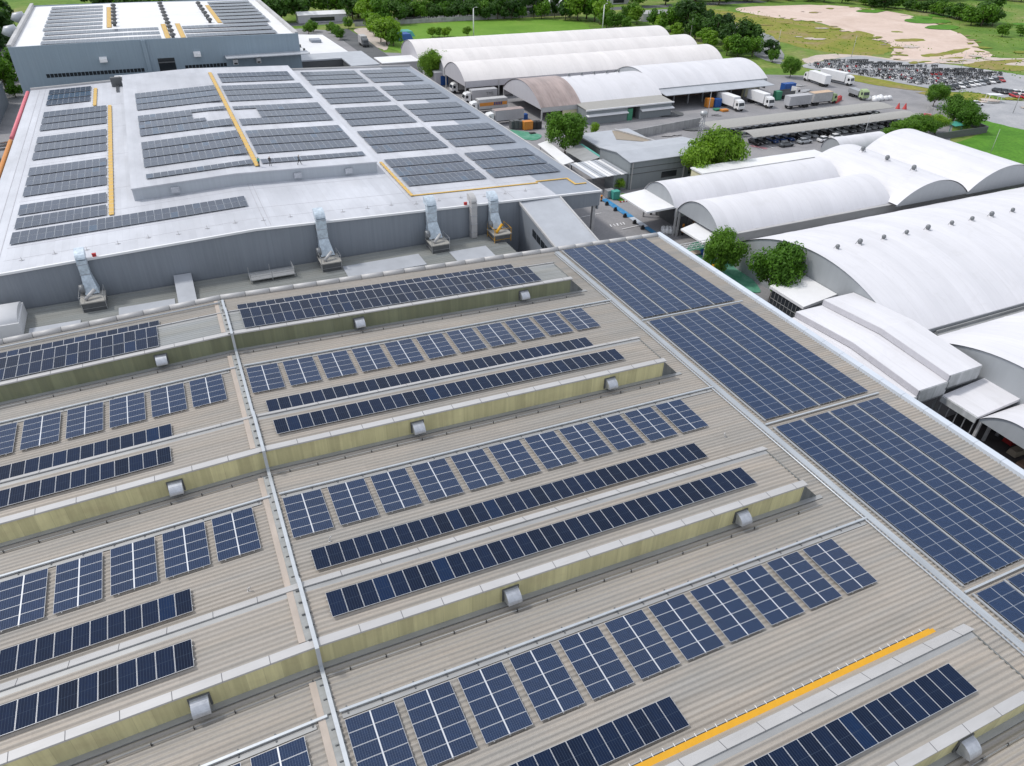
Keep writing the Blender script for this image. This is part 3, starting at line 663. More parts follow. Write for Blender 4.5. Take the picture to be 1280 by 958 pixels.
person('person in grey clothes walking alone, rightmost on the white roof', rx(18.8), ry(133.3), zf(rx(18.8))+RH, -1.3, M['darkgrey'], M['dark'], .32)

# ------------------------------------------------------------------ low roof between the two factories
lb = thing('link_building', 'low ribbed roof squeezed between the two factories, with ducts standing on it', 'building', (0, 99, 0))
mb = MB(); corr(mb, [-60, 46.5], 90.25, 108.0, lambda x: 4.5, .62, .16); mb.build('roof', M['lowroof'], lb, (0, -99, 0))
mb = MB(); mb.box(-60, 46.4, 90.4, 107.9, 0, 4.38); mb.build('wall', M['wallgrey'], lb, (0, -99, 0))
for x0, x1, y0, y1, z in ((18.7, 31.2, 100.2, 104.4, 4.72), (36.1, 42.6, 98.5, 103.2, 4.72), (-24, -17.9, 98.5, 101.6, 4.72), (-13.2, -5.9, 98.8, 103.2, 4.72)):
    mb = MB(); mb.box(x0, x1, y0, y1, z-.1, z); mb.build('skylight_sheet', M['patch'], lb, (0, -99, 0))
def duct(label, x, top, fan, w=1.25, mt='ductblue', plinth=True, yellow=False, low=4.6, dx=-.5):
    t = thing('exhaust_duct', label, 'duct', (x, 105, 4.57), (0, 0, 0), 'exhaust ducts on the grey wall')
    h = top-4.57; y = 2.45; d = .55
    z0 = 1.7 if plinth else .1
    def sweep(pts, m):                          # rectangular duct along a path in the (y, z) plane
        mb = MB(); rings = []
        for k, (yy, zz, dep, wd, xo) in enumerate(pts):
            p0, p1 = pts[max(k-1, 0)], pts[min(k+1, len(pts)-1)]
            ty, tz = p1[0]-p0[0], p1[1]-p0[1]; L = math.hypot(ty, tz) or 1; ny_, nz_ = -tz/L, ty/L
            rings.append([mb.vert((xo+sx_*wd/2, yy+sd*ny_*dep/2, zz+sd*nz_*dep/2)) for sx_, sd in ((-1, 1), (1, 1), (1, -1), (-1, -1))])
        for A_, B_ in zip(rings, rings[1:]):
            for j in range(4): mb.quadidx((A_[j], A_[(j+1) % 4], B_[(j+1) % 4], B_[j]))
        mb.quadidx(rings[0][::-1]); mb.quadidx(rings[-1]); return mb
    xo = dx*.35
    sweep([(y, z0, 1.1, w, xo), (y, h-1.1, 1.1, w, xo)], mt).build('shaft', M[mt], t)
    el = [(y+(1.25)*(1-math.cos(a_)), h-1.1+.62*math.sin(a_), 1.1, w, xo) for a_ in [math.pi/2*i/6 for i in range(7)]]
    sweep(el+[(y+1.5, h-.5, 1.1, w, xo)], mt).build('elbow', M[mt], t)
    zf_ = z0+1.0
    while zf_ < h-1: mb = MB(); mb.box(xo-w/2-.05, xo+w/2+.05, y-.6, y+.6, zf_, zf_+.07); mb.build('flange', M['galv'], t); zf_ += 1.45
    if plinth:
        mb = MB(); mb.hexa([(-w*.72, y-d-.9, 1.55), (w*.72, y-d-.9, 1.55), (w*.72, y+d-.1, 1.55), (-w*.72, y+d-.1, 1.55)], [(-w/2+xo, y-d-.02, 4.0), (w/2+xo, y-d-.02, 4.0), (w/2+xo, y+d-.1, 4.0), (-w/2+xo, y+d-.1, 4.0)]); mb.build('transition', M[mt], t)
        mb = MB(); mb.tube([(xo-w*.72-.35, 1.5, 2.3), (xo-w*.5, 1.5, 2.3)], .62, 14); mb.build('fan_housing', M['ventgrey'], t)
        mb = MB(); mb.tube([(-.9, -.6, 1.6), (.5, .3, 2.5)], .24, 10); mb.build('pipe', M['amber'] if yellow else M['cap'], t)
        mb = MB(); mb.box(-1.45, 1.45, -1.2, 1.9, 0, 1.25); mb.build('plinth', M['darkgrey'], t)
        mb = MB(); mb.box(-1.6, 1.6, -1.35, 1.95, 1.25, 1.42); mb.build('plinth_cover', M['slab'], t)
        mb = MB()
        for px_, py2 in ((-1.5, -1.25), (1.5, -1.25), (-1.5, 1.8), (1.5, 1.8)): mb.box(px_-.035, px_+.035, py2-.035, py2+.035, 0, 2.4)
        for z in (.5, 2.35): mb.box(-1.5, 1.5, -1.27, -1.23, z-.025, z+.025); mb.box(1.48, 1.52, -1.25, 1.8, z-.025, z+.025); mb.box(-1.52, -1.48, -1.25, 1.8, z-.025, z+.025)
        mb.build('guard_rail', M['amber'] if yellow else M['rail'], t)
    return t
duct('leftmost exhaust duct wrapped in patched pale blue foil', -16.1, 11.9, True)
duct('tall exhaust duct with silver patched foil left of the middle of the grey wall', 17.0, 12.9, True, 1.5)
duct('exhaust duct with broad kinked foil shaft, second tall one from the right end', 34.9, 12.4, True, 1.6)
duct('plain slim white duct without a base, between two larger ducts', 42.3, 11.9, False, 1.0, 'cap', False)
duct('exhaust duct with yellow pipe and yellow guard rail at its foot', 46.0, 11.7, True, 1.4, 'ductblue', True, True)
for x, lab in ((-14.6, 'small red flag box beside the leftmost duct top'), (41.2, 'small red flag box beside the slim white duct top')):
    mb = MB(); mb.box(-.3, .2, -.15, .15, 0, .38); mb.box(-.33, .23, -.18, .18, .38, .45); o = mb.build('junction_box', M['red'], None, (x, 107.95+.5, zf(x)+.1)); tag(o, lab, 'box')
mb = MB(); mb.hexa([(-5.45, 99.3, 4.6), (-3.0, 99.3, 4.6), (-3.0, 108.1, 4.6), (-5.45, 108.1, 4.6)], [(-5.45, 99.3, 5.0), (-3.0, 99.3, 5.0), (-3.0, 108.1, 6.0), (-5.45, 108.1, 6.0)])
o = mb.build('covered_stair', M['patch']); tag(o, 'pale sloping cover reaching from the grey wall down to the low roof', 'cover')
mb = MB(); mb.box(-36, -24.6, 100.3, 106.4, 4.6, 6.5); mb.tube([(-36, 103.3, 6.3), (-24.7, 103.3, 6.3)], 2.9, 18)
for i, v_ in enumerate(mb.v): mb.v[i] = (v_[0], v_[1], max(4.6, 6.3+(v_[2]-6.3)*.35 if v_[2] > 6.3 else v_[2]))
o = mb.build('roof_tank_cover', M['white']); tag(o, 'rounded white cover at the left end of the low roof', 'cover')
t = thing('service_platform', 'grey railed service platform on the low roof left of the tall duct', 'platform', (8, 105.2, 4.6))
mb = MB(); mb.box(-3.2, 3.4, -1.5, 1.2, .5, .62); mb.build('deck', M['rail'], t)
mb = MB()
for x in (-3.1, 0, 3.3): mb.box(x-.05, x+.05, -1.45, -1.35, 0, 1.6); mb.box(x-.05, x+.05, 1.05, 1.15, 0, 1.6)
for z in (1.1, 1.55): mb.box(-3.1, 3.3, -1.43, -1.37, z-.03, z+.03); mb.box(3.27, 3.33, -1.4, 1.1, z-.03, z+.03)
mb.build('guard_rail', M['rail'], t)

# covered ramp joining the two factories
cr = thing('covered_ramp', 'grey roofed ramp bridging the gap between the two factories at the right', 'covered ramp', (55, 99, 0))
mb = MB(); mb.hexa([(51, 90.6, 5.6), (59, 90.6, 5.6), (59, 108.2, 8.9), (51, 108.2, 8.9)], [(51, 90.6, 5.9), (59, 90.6, 5.9), (59, 108.2, 9.25), (51, 108.2, 9.25)]); mb.build('roof', M['patch'], cr, (-55, -99, 0))
mb = MB()
for x in (51.0, 58.85): mb.hexa([(x-.06, 90.6, 5.7), (x+.2, 90.6, 5.7), (x+.2, 108.2, 9.0), (x-.06, 108.2, 9.0)], [(x-.06, 90.6, 6.05), (x+.2, 90.6, 6.05), (x+.2, 108.2, 9.42), (x-.06, 108.2, 9.42)])
mb.build('edge_flashing', M['cap'], cr, (-55, -99, 0))
mb = MB(); mb.hexa([(51.1, 90.6, 0), (51.3, 90.6, 0), (51.3, 108.2, 0), (51.1, 108.2, 0)], [(51.1, 90.6, 5.6), (51.3, 90.6, 5.6), (51.3, 108.2, 8.9), (51.1, 108.2, 8.9)]); mb.build('wall', M['wallgrey'], cr, (-55, -99, 0))
for i in range(5):
    mb = MB(); mb.hexa([(51.02, 95.0+i*1.6, 3.9+i*.3), (51.09, 95+i*1.6, 3.9+i*.3), (51.09, 96.3+i*1.6, 4.15+i*.3), (51.02, 96.3+i*1.6, 4.15+i*.3)], [(51.02, 95.0+i*1.6, 5.1+i*.3), (51.09, 95+i*1.6, 5.1+i*.3), (51.09, 96.3+i*1.6, 5.35+i*.3), (51.02, 96.3+i*1.6, 5.35+i*.3)]); mb.build('window', M['glass'], cr, (-55, -99, 0))

# ================================================================== THIRD FACTORY behind
Z3 = lambda x: 18.35-.0105*abs(x+5)
b3 = thing('blue_grey_factory', 'tall blue-grey factory at the back left with striped panel roof and turbine vents', 'factory', (2, 268, 0))
I3 = (-2, -268, 0)
XA, XB, YA, YC = -33.4, 38.2, 230.0, 306.0
mb = MB(); slab(mb, [XA, -5, XB], YA+.3, YC, -.5, -.5, .3, 0, Z3); mb.build('roof', M['white'], b3, I3)
mb = MB()
for xa, xb in ((XA, -5), (-5, XB)): mb.hexa([(xa, YA, 0), (xb, YA, 0), (xb, YA+.35, 0), (xa, YA+.35, 0)], [(xa, YA, Z3(xa)), (xb, YA, Z3(xb)), (xb, YA+.35, Z3(xb)), (xa, YA+.35, Z3(xa))])
mb.box(XA, XA+.3, YA+.35, YC, 0, 18.0); mb.box(XB-.3, XB, YA+.35, YC, 0, 17.85); mb.box(XA, XB, YC, YC+.3, 0, 17.9)
mb.build('wall', M['wallblue'], b3, I3)
mb = MB(); mb.box(XA-.1, XA+.8, YA+.4, YC, 17.6, 18.6); mb.build('left_parapet', M['cap'], b3, I3)
mb = MB(); mb.box(XB-.8, XB+.1, YA+.4, YC, 17.5, 18.25); mb.build('right_parapet', M['cap'], b3, I3)
mb = MB(); mb.hexa([(-2.9, YA-.5, 0), (-1.9, YA-.5, 0), (-1.9, YA, 0), (-2.9, YA, 0)], [(-2.9, YA-.5, 18.2), (-1.9, YA-.5, 18.2), (-1.9, YA, 18.2), (-2.9, YA, 18.2)]); mb.build('downpipe', M['wallblue'], b3, I3)
for x0, x1, n in ((-27, -3.6, 26), (6.6, 17.6, 12)):
    for i in range(n):
        xa = x0+(x1-x0)*i/n; mb = MB(); mb.box(xa, xa+(x1-x0)/n-.14, YA-.05, YA+.02, 10.45, 11.35); mb.build('louvre', M['glass'], b3, I3)
for x in (-12.9, 10.3):
    mb = MB(); mb.hexa([(x-.9, YA-1.1, 13.5), (x+.9, YA-1.1, 13.5), (x+.9, YA, 13.5), (x-.9, YA, 13.5)], [(x-.9, YA-1.0, 14.3), (x+.9, YA-1.0, 14.3), (x+.9, YA, 14.7), (x-.9, YA, 14.7)]); o = mb.build('wall_hood', M['white'], b3, I3)
mb = MB(); mb.box(.1, 4.3, YA-.06, YA+.02, 9.4, 13.5, 0); mb.build('door', M['glass'], b3, I3)
mb = MB(); mb.box(.1, 4.3, YA-.12, YA-.06, 12.3, 12.6); mb.build('lintel', M['darkgrey'], b3, I3)
for i, (x0, w_) in enumerate(((19.2, 1.3), (25.5, 1.2))):
    mb = MB(); mb.box(x0, x0+w_, YA-1.1, YA-.02, 10.9, 12.2); mb.box(x0+.2, x0+w_-.2, YA-1.15, YA-1.1, 11.0, 11.4, 1); mb.build('air_unit', [M['white'], M['dark']], b3, I3)
mb = MB(); mb.box(17.3, 40, YA-4.6, YA-.01, 13.1, 13.3); mb.build('canopy', M['patch'], b3, I3)
def stripe(label, x, y, nx, z):
    key = (nx, 'b3')
    if key not in RC: RC[key] = far_mesh_row(nx, 2)
    o = link('panel_row', RC[key], None, (x, y, z)); tag(o, label, 'solar panels', 'panel rows on the blue-grey factory')
for r in range(10):
    y = 233.2+r*7.05; q = ORD[r]
    z = Z3(-20)-.36
    if r < 3:
        stripe(f"{q} panel row from the front on the left half of the blue-grey factory", -26.5, y, 25, z)
        stripe(f"{q} panel row from the front on the right half of the blue-grey factory", 8.8, y, 21, z)
    else:
        stripe(f"{q} panel row from the front on the left edge of the blue-grey factory", -27.2, y, 13, z)
        stripe(f"{q} panel row from the front on the right edge of the blue-grey factory", 20.6, y, 12, z)
for i, (x, y0, y1, lab) in enumerate(((-11.0, 255, 296, 'left'), (3.4, 233, 257, 'left middle'), (7.3, 233, 257, 'right middle'), (19.3, 256, 294, 'right'))):
    walkway(f"pale yellow walkway on the blue-grey factory roof, {lab} one of four", x, y0, y1, .08, 1.2, lambda x: Z3(x)-.5)
mb = MB(); mb.tube([(0, 0, 0), (0, 0, .5), (0, 0, .55), (0, 0, .95), (0, 0, 1.25), (0, 0, 1.35)], [.45, .45, .75, .85, .5, .1], 12); tv = mb.mesh('turbine_vent', M['darkgrey'])
def vents(x0, y0, x1, y1, n, lab):
    for i in range(n):
        f = i/(n-1); x = x0+(x1-x0)*f; y = y0+(y1-y0)*f
        o = link('turbine_vent', tv, None, (x, y, Z3(x)-.45)); tag(o, f"dark turbine vent, {ORD[i]} from the front in the {lab} line on the blue-grey factory", 'roof vent', 'turbine vents on the blue-grey factory')
vents(-8.9, 257.5, -8.9, 294, 6, 'left'); vents(5.3, 233.5, 5.3, 296, 10, 'middle'); vents(17.2, 257.5, 17.2, 294, 6, 'right')
for y in (256, 281):      # round ducts at the left parapet
    mb = MB(); mb.tube([(XA-.4, y, 10), (XA-.6, y, 17.5), (XA-.9, y, 18.3), (XA-1.7, y, 18.0), (XA-2.3, y, 16.8)], [1.2, 1.3, 1.4, 1.7, 1.75], 14)
    o = mb.build('round_duct', M['patch']); tag(o, f"pale round duct bulging over the left parapet of the back factory, {'nearer' if y < 270 else 'farther'} one", 'duct')

# annexes right of the third factory
a1 = thing('grey_annex', 'flat grey-roofed annex behind the white roof, right of the blue-grey factory', 'building', (45, 238, 0))
mb = MB(); mb.prism([(38.6, 238.6), (51.8, 238.6), (51.8, 226.5), (60.4, 226.5), (60.4, 247.8), (38.6, 247.8)], 8.6, 9.0); mb.build('roof', M['patch'], a1, (-45, -238, 0))
mb = MB(); mb.prism([(38.7, 238.8), (52.0, 238.8), (52.0, 226.7), (60.2, 226.7), (60.2, 247.6), (38.7, 247.6)], 0, 8.6); mb.build('wall', M['darkgrey'], a1, (-45, -238, 0))
a2 = thing('white_annex', 'low white-roofed annex with small vents beside the access road', 'building', (50, 266, 0))
mb = MB(); mb.hexa([(42, 248.4, 7.4), (59, 248.4, 6.6), (57.5, 292, 6.6), (42, 292, 7.4)], [(42, 248.4, 7.9), (59, 248.4, 7.0), (57.5, 292, 7.0), (42, 292, 7.9)]); mb.build('roof', M['white'], a2, (-50, -266, 0))
mb = MB(); mb.prism([(42.2, 248.6), (58.8, 248.6), (57.3, 291.8), (42.2, 291.8)], 0, 6.6); mb.build('wall', M['wallgrey'], a2, (-50, -266, 0))
for i in range(4): mb = MB(); mb.box(44.2, 44.8, 252+i*7, 253+i*7, 7.7, 8.6); mb.build('roof_vent', M['darkgrey'], a2, (-50, -266, 0))
mb = MB(); mb.box(50, 53.5, 275, 279, 7.3, 8.2); mb.build('roof_hatch', M['greyroof'], a2, (-50, -266, 0))
# ================================================================== GROUND
def ground_mat(name, stops, scale, rough=0.9, fine=3.0, famt=0.18, stretch=(1, 1, 1), dist=0.5):
    m, nt, b = newmat(name)
    n1 = noise(nt, coords(nt, 'Object', stretch), scale, 7, 0.62, dist); n2 = noise(nt, coords(nt, 'Object'), fine, 5, 0.7)
    c = ramp(nt, n1, stops)
    c = mixc(nt, 1.0, c, ramp(nt, n2, [(0.3, (1-famt,)*3), (0.7, (1+famt,)*3)]), 'MULTIPLY')
    nt.links.new(c, b.inputs['Base Color']); b.inputs['Roughness'].default_value = rough; b.inputs['Specular IOR Level'].default_value = 0.25
    return m
G = {}
G['field'] = ground_mat('rough_grassland', [(0.30, (0.07, 0.155, 0.02)), (0.48, (0.12, 0.21, 0.03)), (0.60, (0.19, 0.23, 0.06)), (0.75, (0.32, 0.28, 0.17))], 0.035, fine=0.5, famt=.3)
G['olive'] = ground_mat('olive_field', [(0.30, (0.14, 0.19, 0.018)), (0.50, (0.23, 0.23, 0.04)), (0.62, (0.26, 0.21, 0.08)), (0.8, (0.34, 0.28, 0.21))], 0.06, fine=0.6, famt=.25)
G['lush'] = ground_mat('lush_grass', [(0.30, (0.055, 0.17, 0.012)), (0.7, (0.10, 0.25, 0.022))], 0.12, fine=1.2, famt=.3)
G['lawn'] = ground_mat('mown_lawn', [(0.30, (0.10, 0.22, 0.02)), (0.55, (0.14, 0.27, 0.03)), (0.75, (0.19, 0.27, 0.055))], 0.07, fine=0.8, famt=.12)
G['sand'] = ground_mat('bare_pink_sand', [(0.30, (0.54, 0.42, 0.35)), (0.55, (0.62, 0.495, 0.425)), (0.75, (0.68, 0.57, 0.50))], 0.05, fine=0.5, famt=.08)
G['track'] = ground_mat('sandy_track', [(0.30, (0.42, 0.38, 0.34)), (0.55, (0.54, 0.46, 0.41)), (0.75, (0.58, 0.50, 0.44))], 0.08, fine=0.7, famt=.12)
G['gravel'] = ground_mat('grey_gravel_track', [(0.30, (0.20, 0.21, 0.21)), (0.55, (0.27, 0.28, 0.28)), (0.75, (0.32, 0.31, 0.30))], 0.09, fine=1.2, famt=.15)
G['yard'] = ground_mat('worn_concrete_yard', [(0.30, (0.22, 0.22, 0.23)), (0.55, (0.28, 0.275, 0.285)), (0.75, (0.33, 0.32, 0.32))], 0.12, fine=2.5, famt=.12)
G['asphalt'] = ground_mat('asphalt', [(0.30, (0.085, 0.09, 0.095)), (0.6, (0.13, 0.135, 0.14)), (0.8, (0.17, 0.17, 0.17))], 0.1, fine=3, famt=.15)
G['lot'] = ground_mat('grey_parking_ground', [(0.30, (0.30, 0.31, 0.33)), (0.55, (0.38, 0.385, 0.40)), (0.75, (0.44, 0.44, 0.45))], 0.1, fine=1.5, famt=.12)
G['greenfloor'] = ground_mat('worn_green_floor', [(0.35, (0.06, 0.24, 0.15)), (0.6, (0.13, 0.32, 0.23)), (0.75, (0.26, 0.30, 0.28))], 0.5, fine=3, famt=.12)
LV = [0.0]
M['laneblue'] = plain('worn_blue_lane', (0.03, 0.22, 0.46), 0.6, 0, 0.25, 1.0, dirt=(0.25, 0.36, 0.45), dirt_amt=0.7)
def patch(name, pts, mat, jit=0.0, sub=6, z=None, closed_smooth=True, kind='structure'):
    """ground sheet with a slightly uneven edge, 4 mm above the one before"""
    if z is None: LV[0] += 0.004; z = LV[0]+.012
    out = []
    n = len(pts); rr = random.Random(len(pts)*7+int(pts[0][0]))
    for i in range(n):
        p0, p1, p2, p3 = [Vector((*pts[(i+k) % n][:2], 0)) for k in (-1, 0, 1, 2)]
        for k in range(sub):
            t = k/sub
            if jit and closed_smooth:
                q = 0.5*((2*p1)+(p2-p0)*t+(2*p0-5*p1+4*p2-p3)*t*t+(3*p1-p0-3*p2+p3)*t**3)
            else: q = p1.lerp(p2, t)
            if jit: q += Vector((rr.uniform(-jit, jit), rr.uniform(-jit, jit), 0))
            out.append(q)
    mb = MB(); mb.face([(p.x, p.y, z) for p in out]); o = mb.build(name, mat)
    if o.data.polygons[0].normal.z < 0: o.data.flip_normals()
    o.data.validate(); return tag(o, kind=kind)
def A(*pts): return [at(*p) for p in pts]
mb = MB(); nn = 24
for i in range(nn):
    for j in range(nn):
        x0, x1 = -1500+4000*i/nn, -1500+4000*(i+1)/nn; y0, y1 = -800+4000*j/nn, -800+4000*(j+1)/nn
        mb.face([(x0, y0, 0), (x1, y0, 0), (x1, y1, 0), (x0, y1, 0)])
tag(mb.build('ground', G['field']), kind='structure')
patch('yard', [(-75, -60), (150, -60), (152, 124), (186, 126.5), (203, 139), (216.5, 142), (226, 152), (240, 164), (226, 176), (222, 186), (217, 200), (203, 207), (190, 213), (185, 232), (182, 268), (120, 270), (80, 290), (70, 345), (60, 352), (40, 350), (-60, 350), (-75, 240)], G['yard'])
patch('road', [(71, 270), (71, 346), (79.5, 346), (80.5, 318), (79, 270)], G['asphalt'])
patch('road', [(-80, 357), (-80, 366), (330, 372), (330, 363)], G['asphalt'])
patch('service_road', [(66, 91), (80.5, 91), (79.5, 180), (66, 180)], G['yard'])
patch('olive_field', [(288.9, 330), (300, 300), (299, 275), (296.4, 249), (281.8, 230), (262, 224), (252, 232), (247, 256), (256, 300), (262, 352), (275, 352)], G['olive'], 1.2)
patch('sand_field', [(300, 350), (343, 348), (366, 334), (372, 301), (358, 269), (336, 234), (322, 221), (312, 207), (297, 206), (281, 204), (264, 206), (262, 213), (272, 222), (284, 233), (297, 250), (299, 276), (303, 298), (292, 318), (290, 340)], G['sand'], 1.0)
for pts in ([(283, 214), (300, 215), (318, 222), (306, 221.5), (297, 219), (284, 218)], [(280, 206.8), (290, 206), (297, 209.5), (287, 210)], [(300, 243), (312, 241), (316, 246), (303, 248)], [(290, 256), (301, 258), (305, 270), (297, 268)], [(318, 262), (323, 261), (323, 264), (319, 265)]):
    patch('grass_patch', pts, G['olive'], .5)
patch('sandy_track', [(258, 226), (270, 214), (300, 205), (330, 196), (330, 190), (296, 196), (276, 203), (262, 212), (250, 224), (238, 223), (226, 219), (228, 226), (246, 232)], G['track'], .8)
patch('grass_patch', [(283, 198), (299, 200), (318, 197), (316, 186), (296, 183), (284, 190)], G['olive'], .8)
patch('grass_patch', [(300, 193), (312, 194), (320, 190), (308, 188)], G['track'], .5)
patch('gravel_track', [(241, 350), (262, 352), (257, 324), (254, 276), (240, 252), (222, 230), (214, 222), (214, 236), (224, 252), (234, 275), (243, 308)], G['gravel'], .8)
patch('parking_lot', [(219, 217), (238, 222), (256, 224.5), (264, 212), (278, 200), (284, 188), (290, 172), (296, 150), (262, 140), (250, 153), (246, 164), (237, 169), (234, 180), (229, 191), (224, 202)], G['lot'], .4)
patch('grass_patch', [(218, 198), (227, 199), (233, 180), (236, 170), (228, 174), (222, 184)], G['olive'], .5)
patch('grass_patch', [(226, 171), (238, 168), (246, 162), (242, 155), (232, 158)], G['olive'], .7)
patch('road', [(216, 141), (226, 151), (238, 156), (254, 148), (262, 138), (262, 120), (232, 112), (218, 127)], G['lot'], .3)
patch('lush_field', [(187, 126.3), (204.8, 130.5), (212, 140), (216, 139.5), (219, 127), (232, 112), (232, 60), (165, 60), (165, 120)], G['lush'], .5)
patch('lawn', [(84, 296), (90, 318), (104, 343), (130, 349), (160, 350), (184, 340), (189, 326), (178, 300), (177, 271), (100, 271)], G['lawn'], .8)
patch('dirt_verge', [(80.5, 296), (81, 340), (88, 344), (92, 330), (86, 305)], G['track'], .5)
patch('green_floor', A((641, 163), (676, 169), (668, 176), (644, 172), (632, 165)), G['greenfloor'], .1)
patch('green_floor', A((858, 312), (905, 296), (925, 330), (950, 366), (905, 352)), G['greenfloor'], .1)
patch('blue_lane', [(78.2, 125.2), (79.7, 125.2), (79.7, 114.4), (78.3, 114.4)], M['laneblue'])
patch('blue_lane', [(78.3, 109), (79.5, 109), (79.4, 104), (78.3, 104)], M['laneblue'])
patch('faded_lane', [(78.3, 114.3), (79.6, 114.3), (79.6, 109.1), (78.3, 109.1)], M['parapet'])
patch('grass_patch', [(82.2, 125.2), (84.8, 126.3), (85.8, 122), (81.6, 122.6)], G['lush'], .15)
patch('lane_mark', [(68.5, 118), (74.5, 118.6), (74.5, 118.45), (68.5, 117.85)], M['white'])
for dx, w_ in ((0, .5), (.9, .35), (1.5, .6), (2.4, .4), (3.0, .5)):   # worn white lettering on the lane
    patch('lane_mark', [(72.6+dx, 111.5), (72.6+dx+w_*.4, 111.5), (72.6+dx+w_, 112.6), (72.6+dx+w_*.5, 112.7)], M['white'])
patch('lane_mark', [(74, 109.9), (79, 110.3), (79, 110.1), (74, 109.7)], M['white'])
for x in (131, 134.5, 138, 141.5): patch('lane_mark', [(x, 140), (x+.15, 140), (x+.15, 144), (x, 144)], M['white'])
for x0, y0, x1, y1 in ((133.6, 143.9, 135.7, 140.2), (134.3, 144.0, 136.4, 140.4)):
    patch('lane_mark', [(x0, y0), (x0+.25, y0), (x1+.25, y1), (x1, y1)], M['pink'])

rg = random.Random(31); RZ = [0.0]
def ragged(cx, cy, r_, mat, name='grass_patch'):
    n = rg.randint(6, 9); pts = []
    el = rg.uniform(.35, .8); a0 = rg.uniform(-.5, .3)
    for k in range(n):
        a = 6.283*k/n; q = r_*rg.uniform(.55, 1.2); x, y = q*math.cos(a), q*el*math.sin(a)
        pts.append((cx+x*math.cos(a0)-y*math.sin(a0), cy+x*math.sin(a0)+y*math.cos(a0)))
    RZ[0] += .0004; patch(name, pts, mat, .35, 5, z=LV[0]+.016+RZ[0])
sand_edge = [(366, 334), (372, 301), (358, 269), (336, 234), (322, 221), (312, 207), (281, 204), (264, 206), (272, 222), (284, 233), (297, 250), (299, 276), (303, 298), (292, 318)]
for (xa, ya), (xb, yb_) in zip(sand_edge, sand_edge[1:]+sand_edge[:1]):
    for k in range(4):
        f = rg.random(); ragged(xa+(xb-xa)*f+rg.uniform(-3, 3), ya+(yb_-ya)*f+rg.uniform(-3, 3), rg.uniform(1.2, 3.6), rg.choice([G['olive'], G['olive'], G['sand']]))
for k in range(12): ragged(rg.uniform(258, 296), rg.uniform(232, 330), rg.uniform(2, 6), rg.choice([G['olive'], G['track']]))
for k in range(18): ragged(rg.uniform(345, 470), rg.uniform(150, 320), rg.uniform(5, 14), rg.choice([G['olive'], G['lush'], G['lush']]))
for k in range(14): ragged(rg.uniform(300, 345), rg.uniform(160, 215), rg.uniform(3, 8), rg.choice([G['olive'], G['lush'], G['track']]))
for k in range(10): ragged(rg.uniform(232, 262), rg.uniform(140, 160), rg.uniform(1.5, 4), rg.choice([G['olive'], G['track'], G['gravel']]))
for k in range(26): ragged(rg.uniform(68, 200), rg.uniform(120, 210), rg.uniform(1.5, 5), rg.choice([G['asphalt'], G['lot'], G['yard']]), 'yard_stain')
# ================================================================== VAULTED SHEDS
def arc(half, spring, crown, n=26):
    h = crown-spring; Rr = (half*half+h*h)/(2*h); a = math.asin(min(1, half/Rr)); cz = crown-Rr
    return [(Rr*math.sin(-a+2*a*k/n), cz+Rr*math.cos(-a+2*a*k/n)) for k in range(n+1)]
def vault_roof(mb, axis, a0, a1, c, half, spring, crown, m=0, seg=9.0, rib=.035, n=26):
    pr = arc(half, spring, crown, n); ns = max(1, round((a1-a0)/seg)); st = []
    for k in range(ns+1):
        t = a0+(a1-a0)*k/ns
        st += [(t, rib)] if k in (0, ns) else [(t-.5, 0), (t-.10, rib), (t+.10, rib), (t+.5, 0)]
    P_ = lambda t, s, z: (t, c+s, z) if axis == 'x' else (c+s, t, z)
    ids = [[mb.vert(P_(t, s, z+r_)) for s, z in pr] for t, r_ in st]
    for Aa, Bb in zip(ids, ids[1:]):
        for k in range(n): mb.quadidx((Aa[k], Bb[k], Bb[k+1], Aa[k+1]), m, True)
def gable(mb, axis, t, c, half, spring, crown, hang, th=.12, m=0, n=26, drop=.12):
    pr = [(s*.998, z-drop) for s, z in arc(half, spring, crown, n)]
    P_ = lambda tt, s, z: (tt, c+s, z) if axis == 'x' else (c+s, tt, z)
    for tt in (t, t+th): mb.face([P_(tt, s, z) for s, z in pr]+[P_(tt, pr[-1][0], spring-hang), P_(tt, pr[0][0], spring-hang)], m)
    mb.face([P_(t, pr[0][0], spring-hang), P_(t+th, pr[0][0], spring-hang), P_(t+th, pr[-1][0], spring-hang), P_(t, pr[-1][0], spring-hang)], m)
def shed(label, axis, a0, a1, c, half, spring, crown, mat='memb', hang0=1.0, hang1=1.0, gm='gable', posts=None, eave=.0, name='vault_shed', group='white vaulted sheds', walls=(0, 0), post_m='cap'):
    loc = ((a0+a1)/2, c, 0) if axis == 'x' else (c, (a0+a1)/2, 0)
    t = thing(name, label, 'warehouse', loc, (0, 0, 0), group); inv = (-loc[0], -loc[1], 0)
    mb = MB(); vault_roof(mb, axis, a0-.2, a1+.2, c, half, spring, crown); mb.build('roof', M[mat], t, inv)
    for a, h_ in ((a0, hang0), (a1-.12, hang1)):
        if h_ is not None: mb = MB(); gable(mb, axis, a, c, half, spring, crown, h_); mb.build('gable', M[gm], t, inv)
    for sgn, (zb) in ((-1, walls[0]), (1, walls[1])):
        if zb is None: continue
        mb = MB(); s = c+sgn*(half-.12)
        if axis == 'x': mb.box(a0+.14, a1-.14, s-.08, s+.08, zb, spring+.05)
        else: mb.box(s-.08, s+.08, a0+.14, a1-.14, zb, spring+.05)
        mb.build('side_wall', M[gm], t, inv)
    for (px_, py2) in (posts or []):
        mb = MB(); mb.box(px_-.16, px_+.16, py2-.16, py2+.16, 0, spring); mb.build('post', M[post_m], t, inv)
    return t, inv
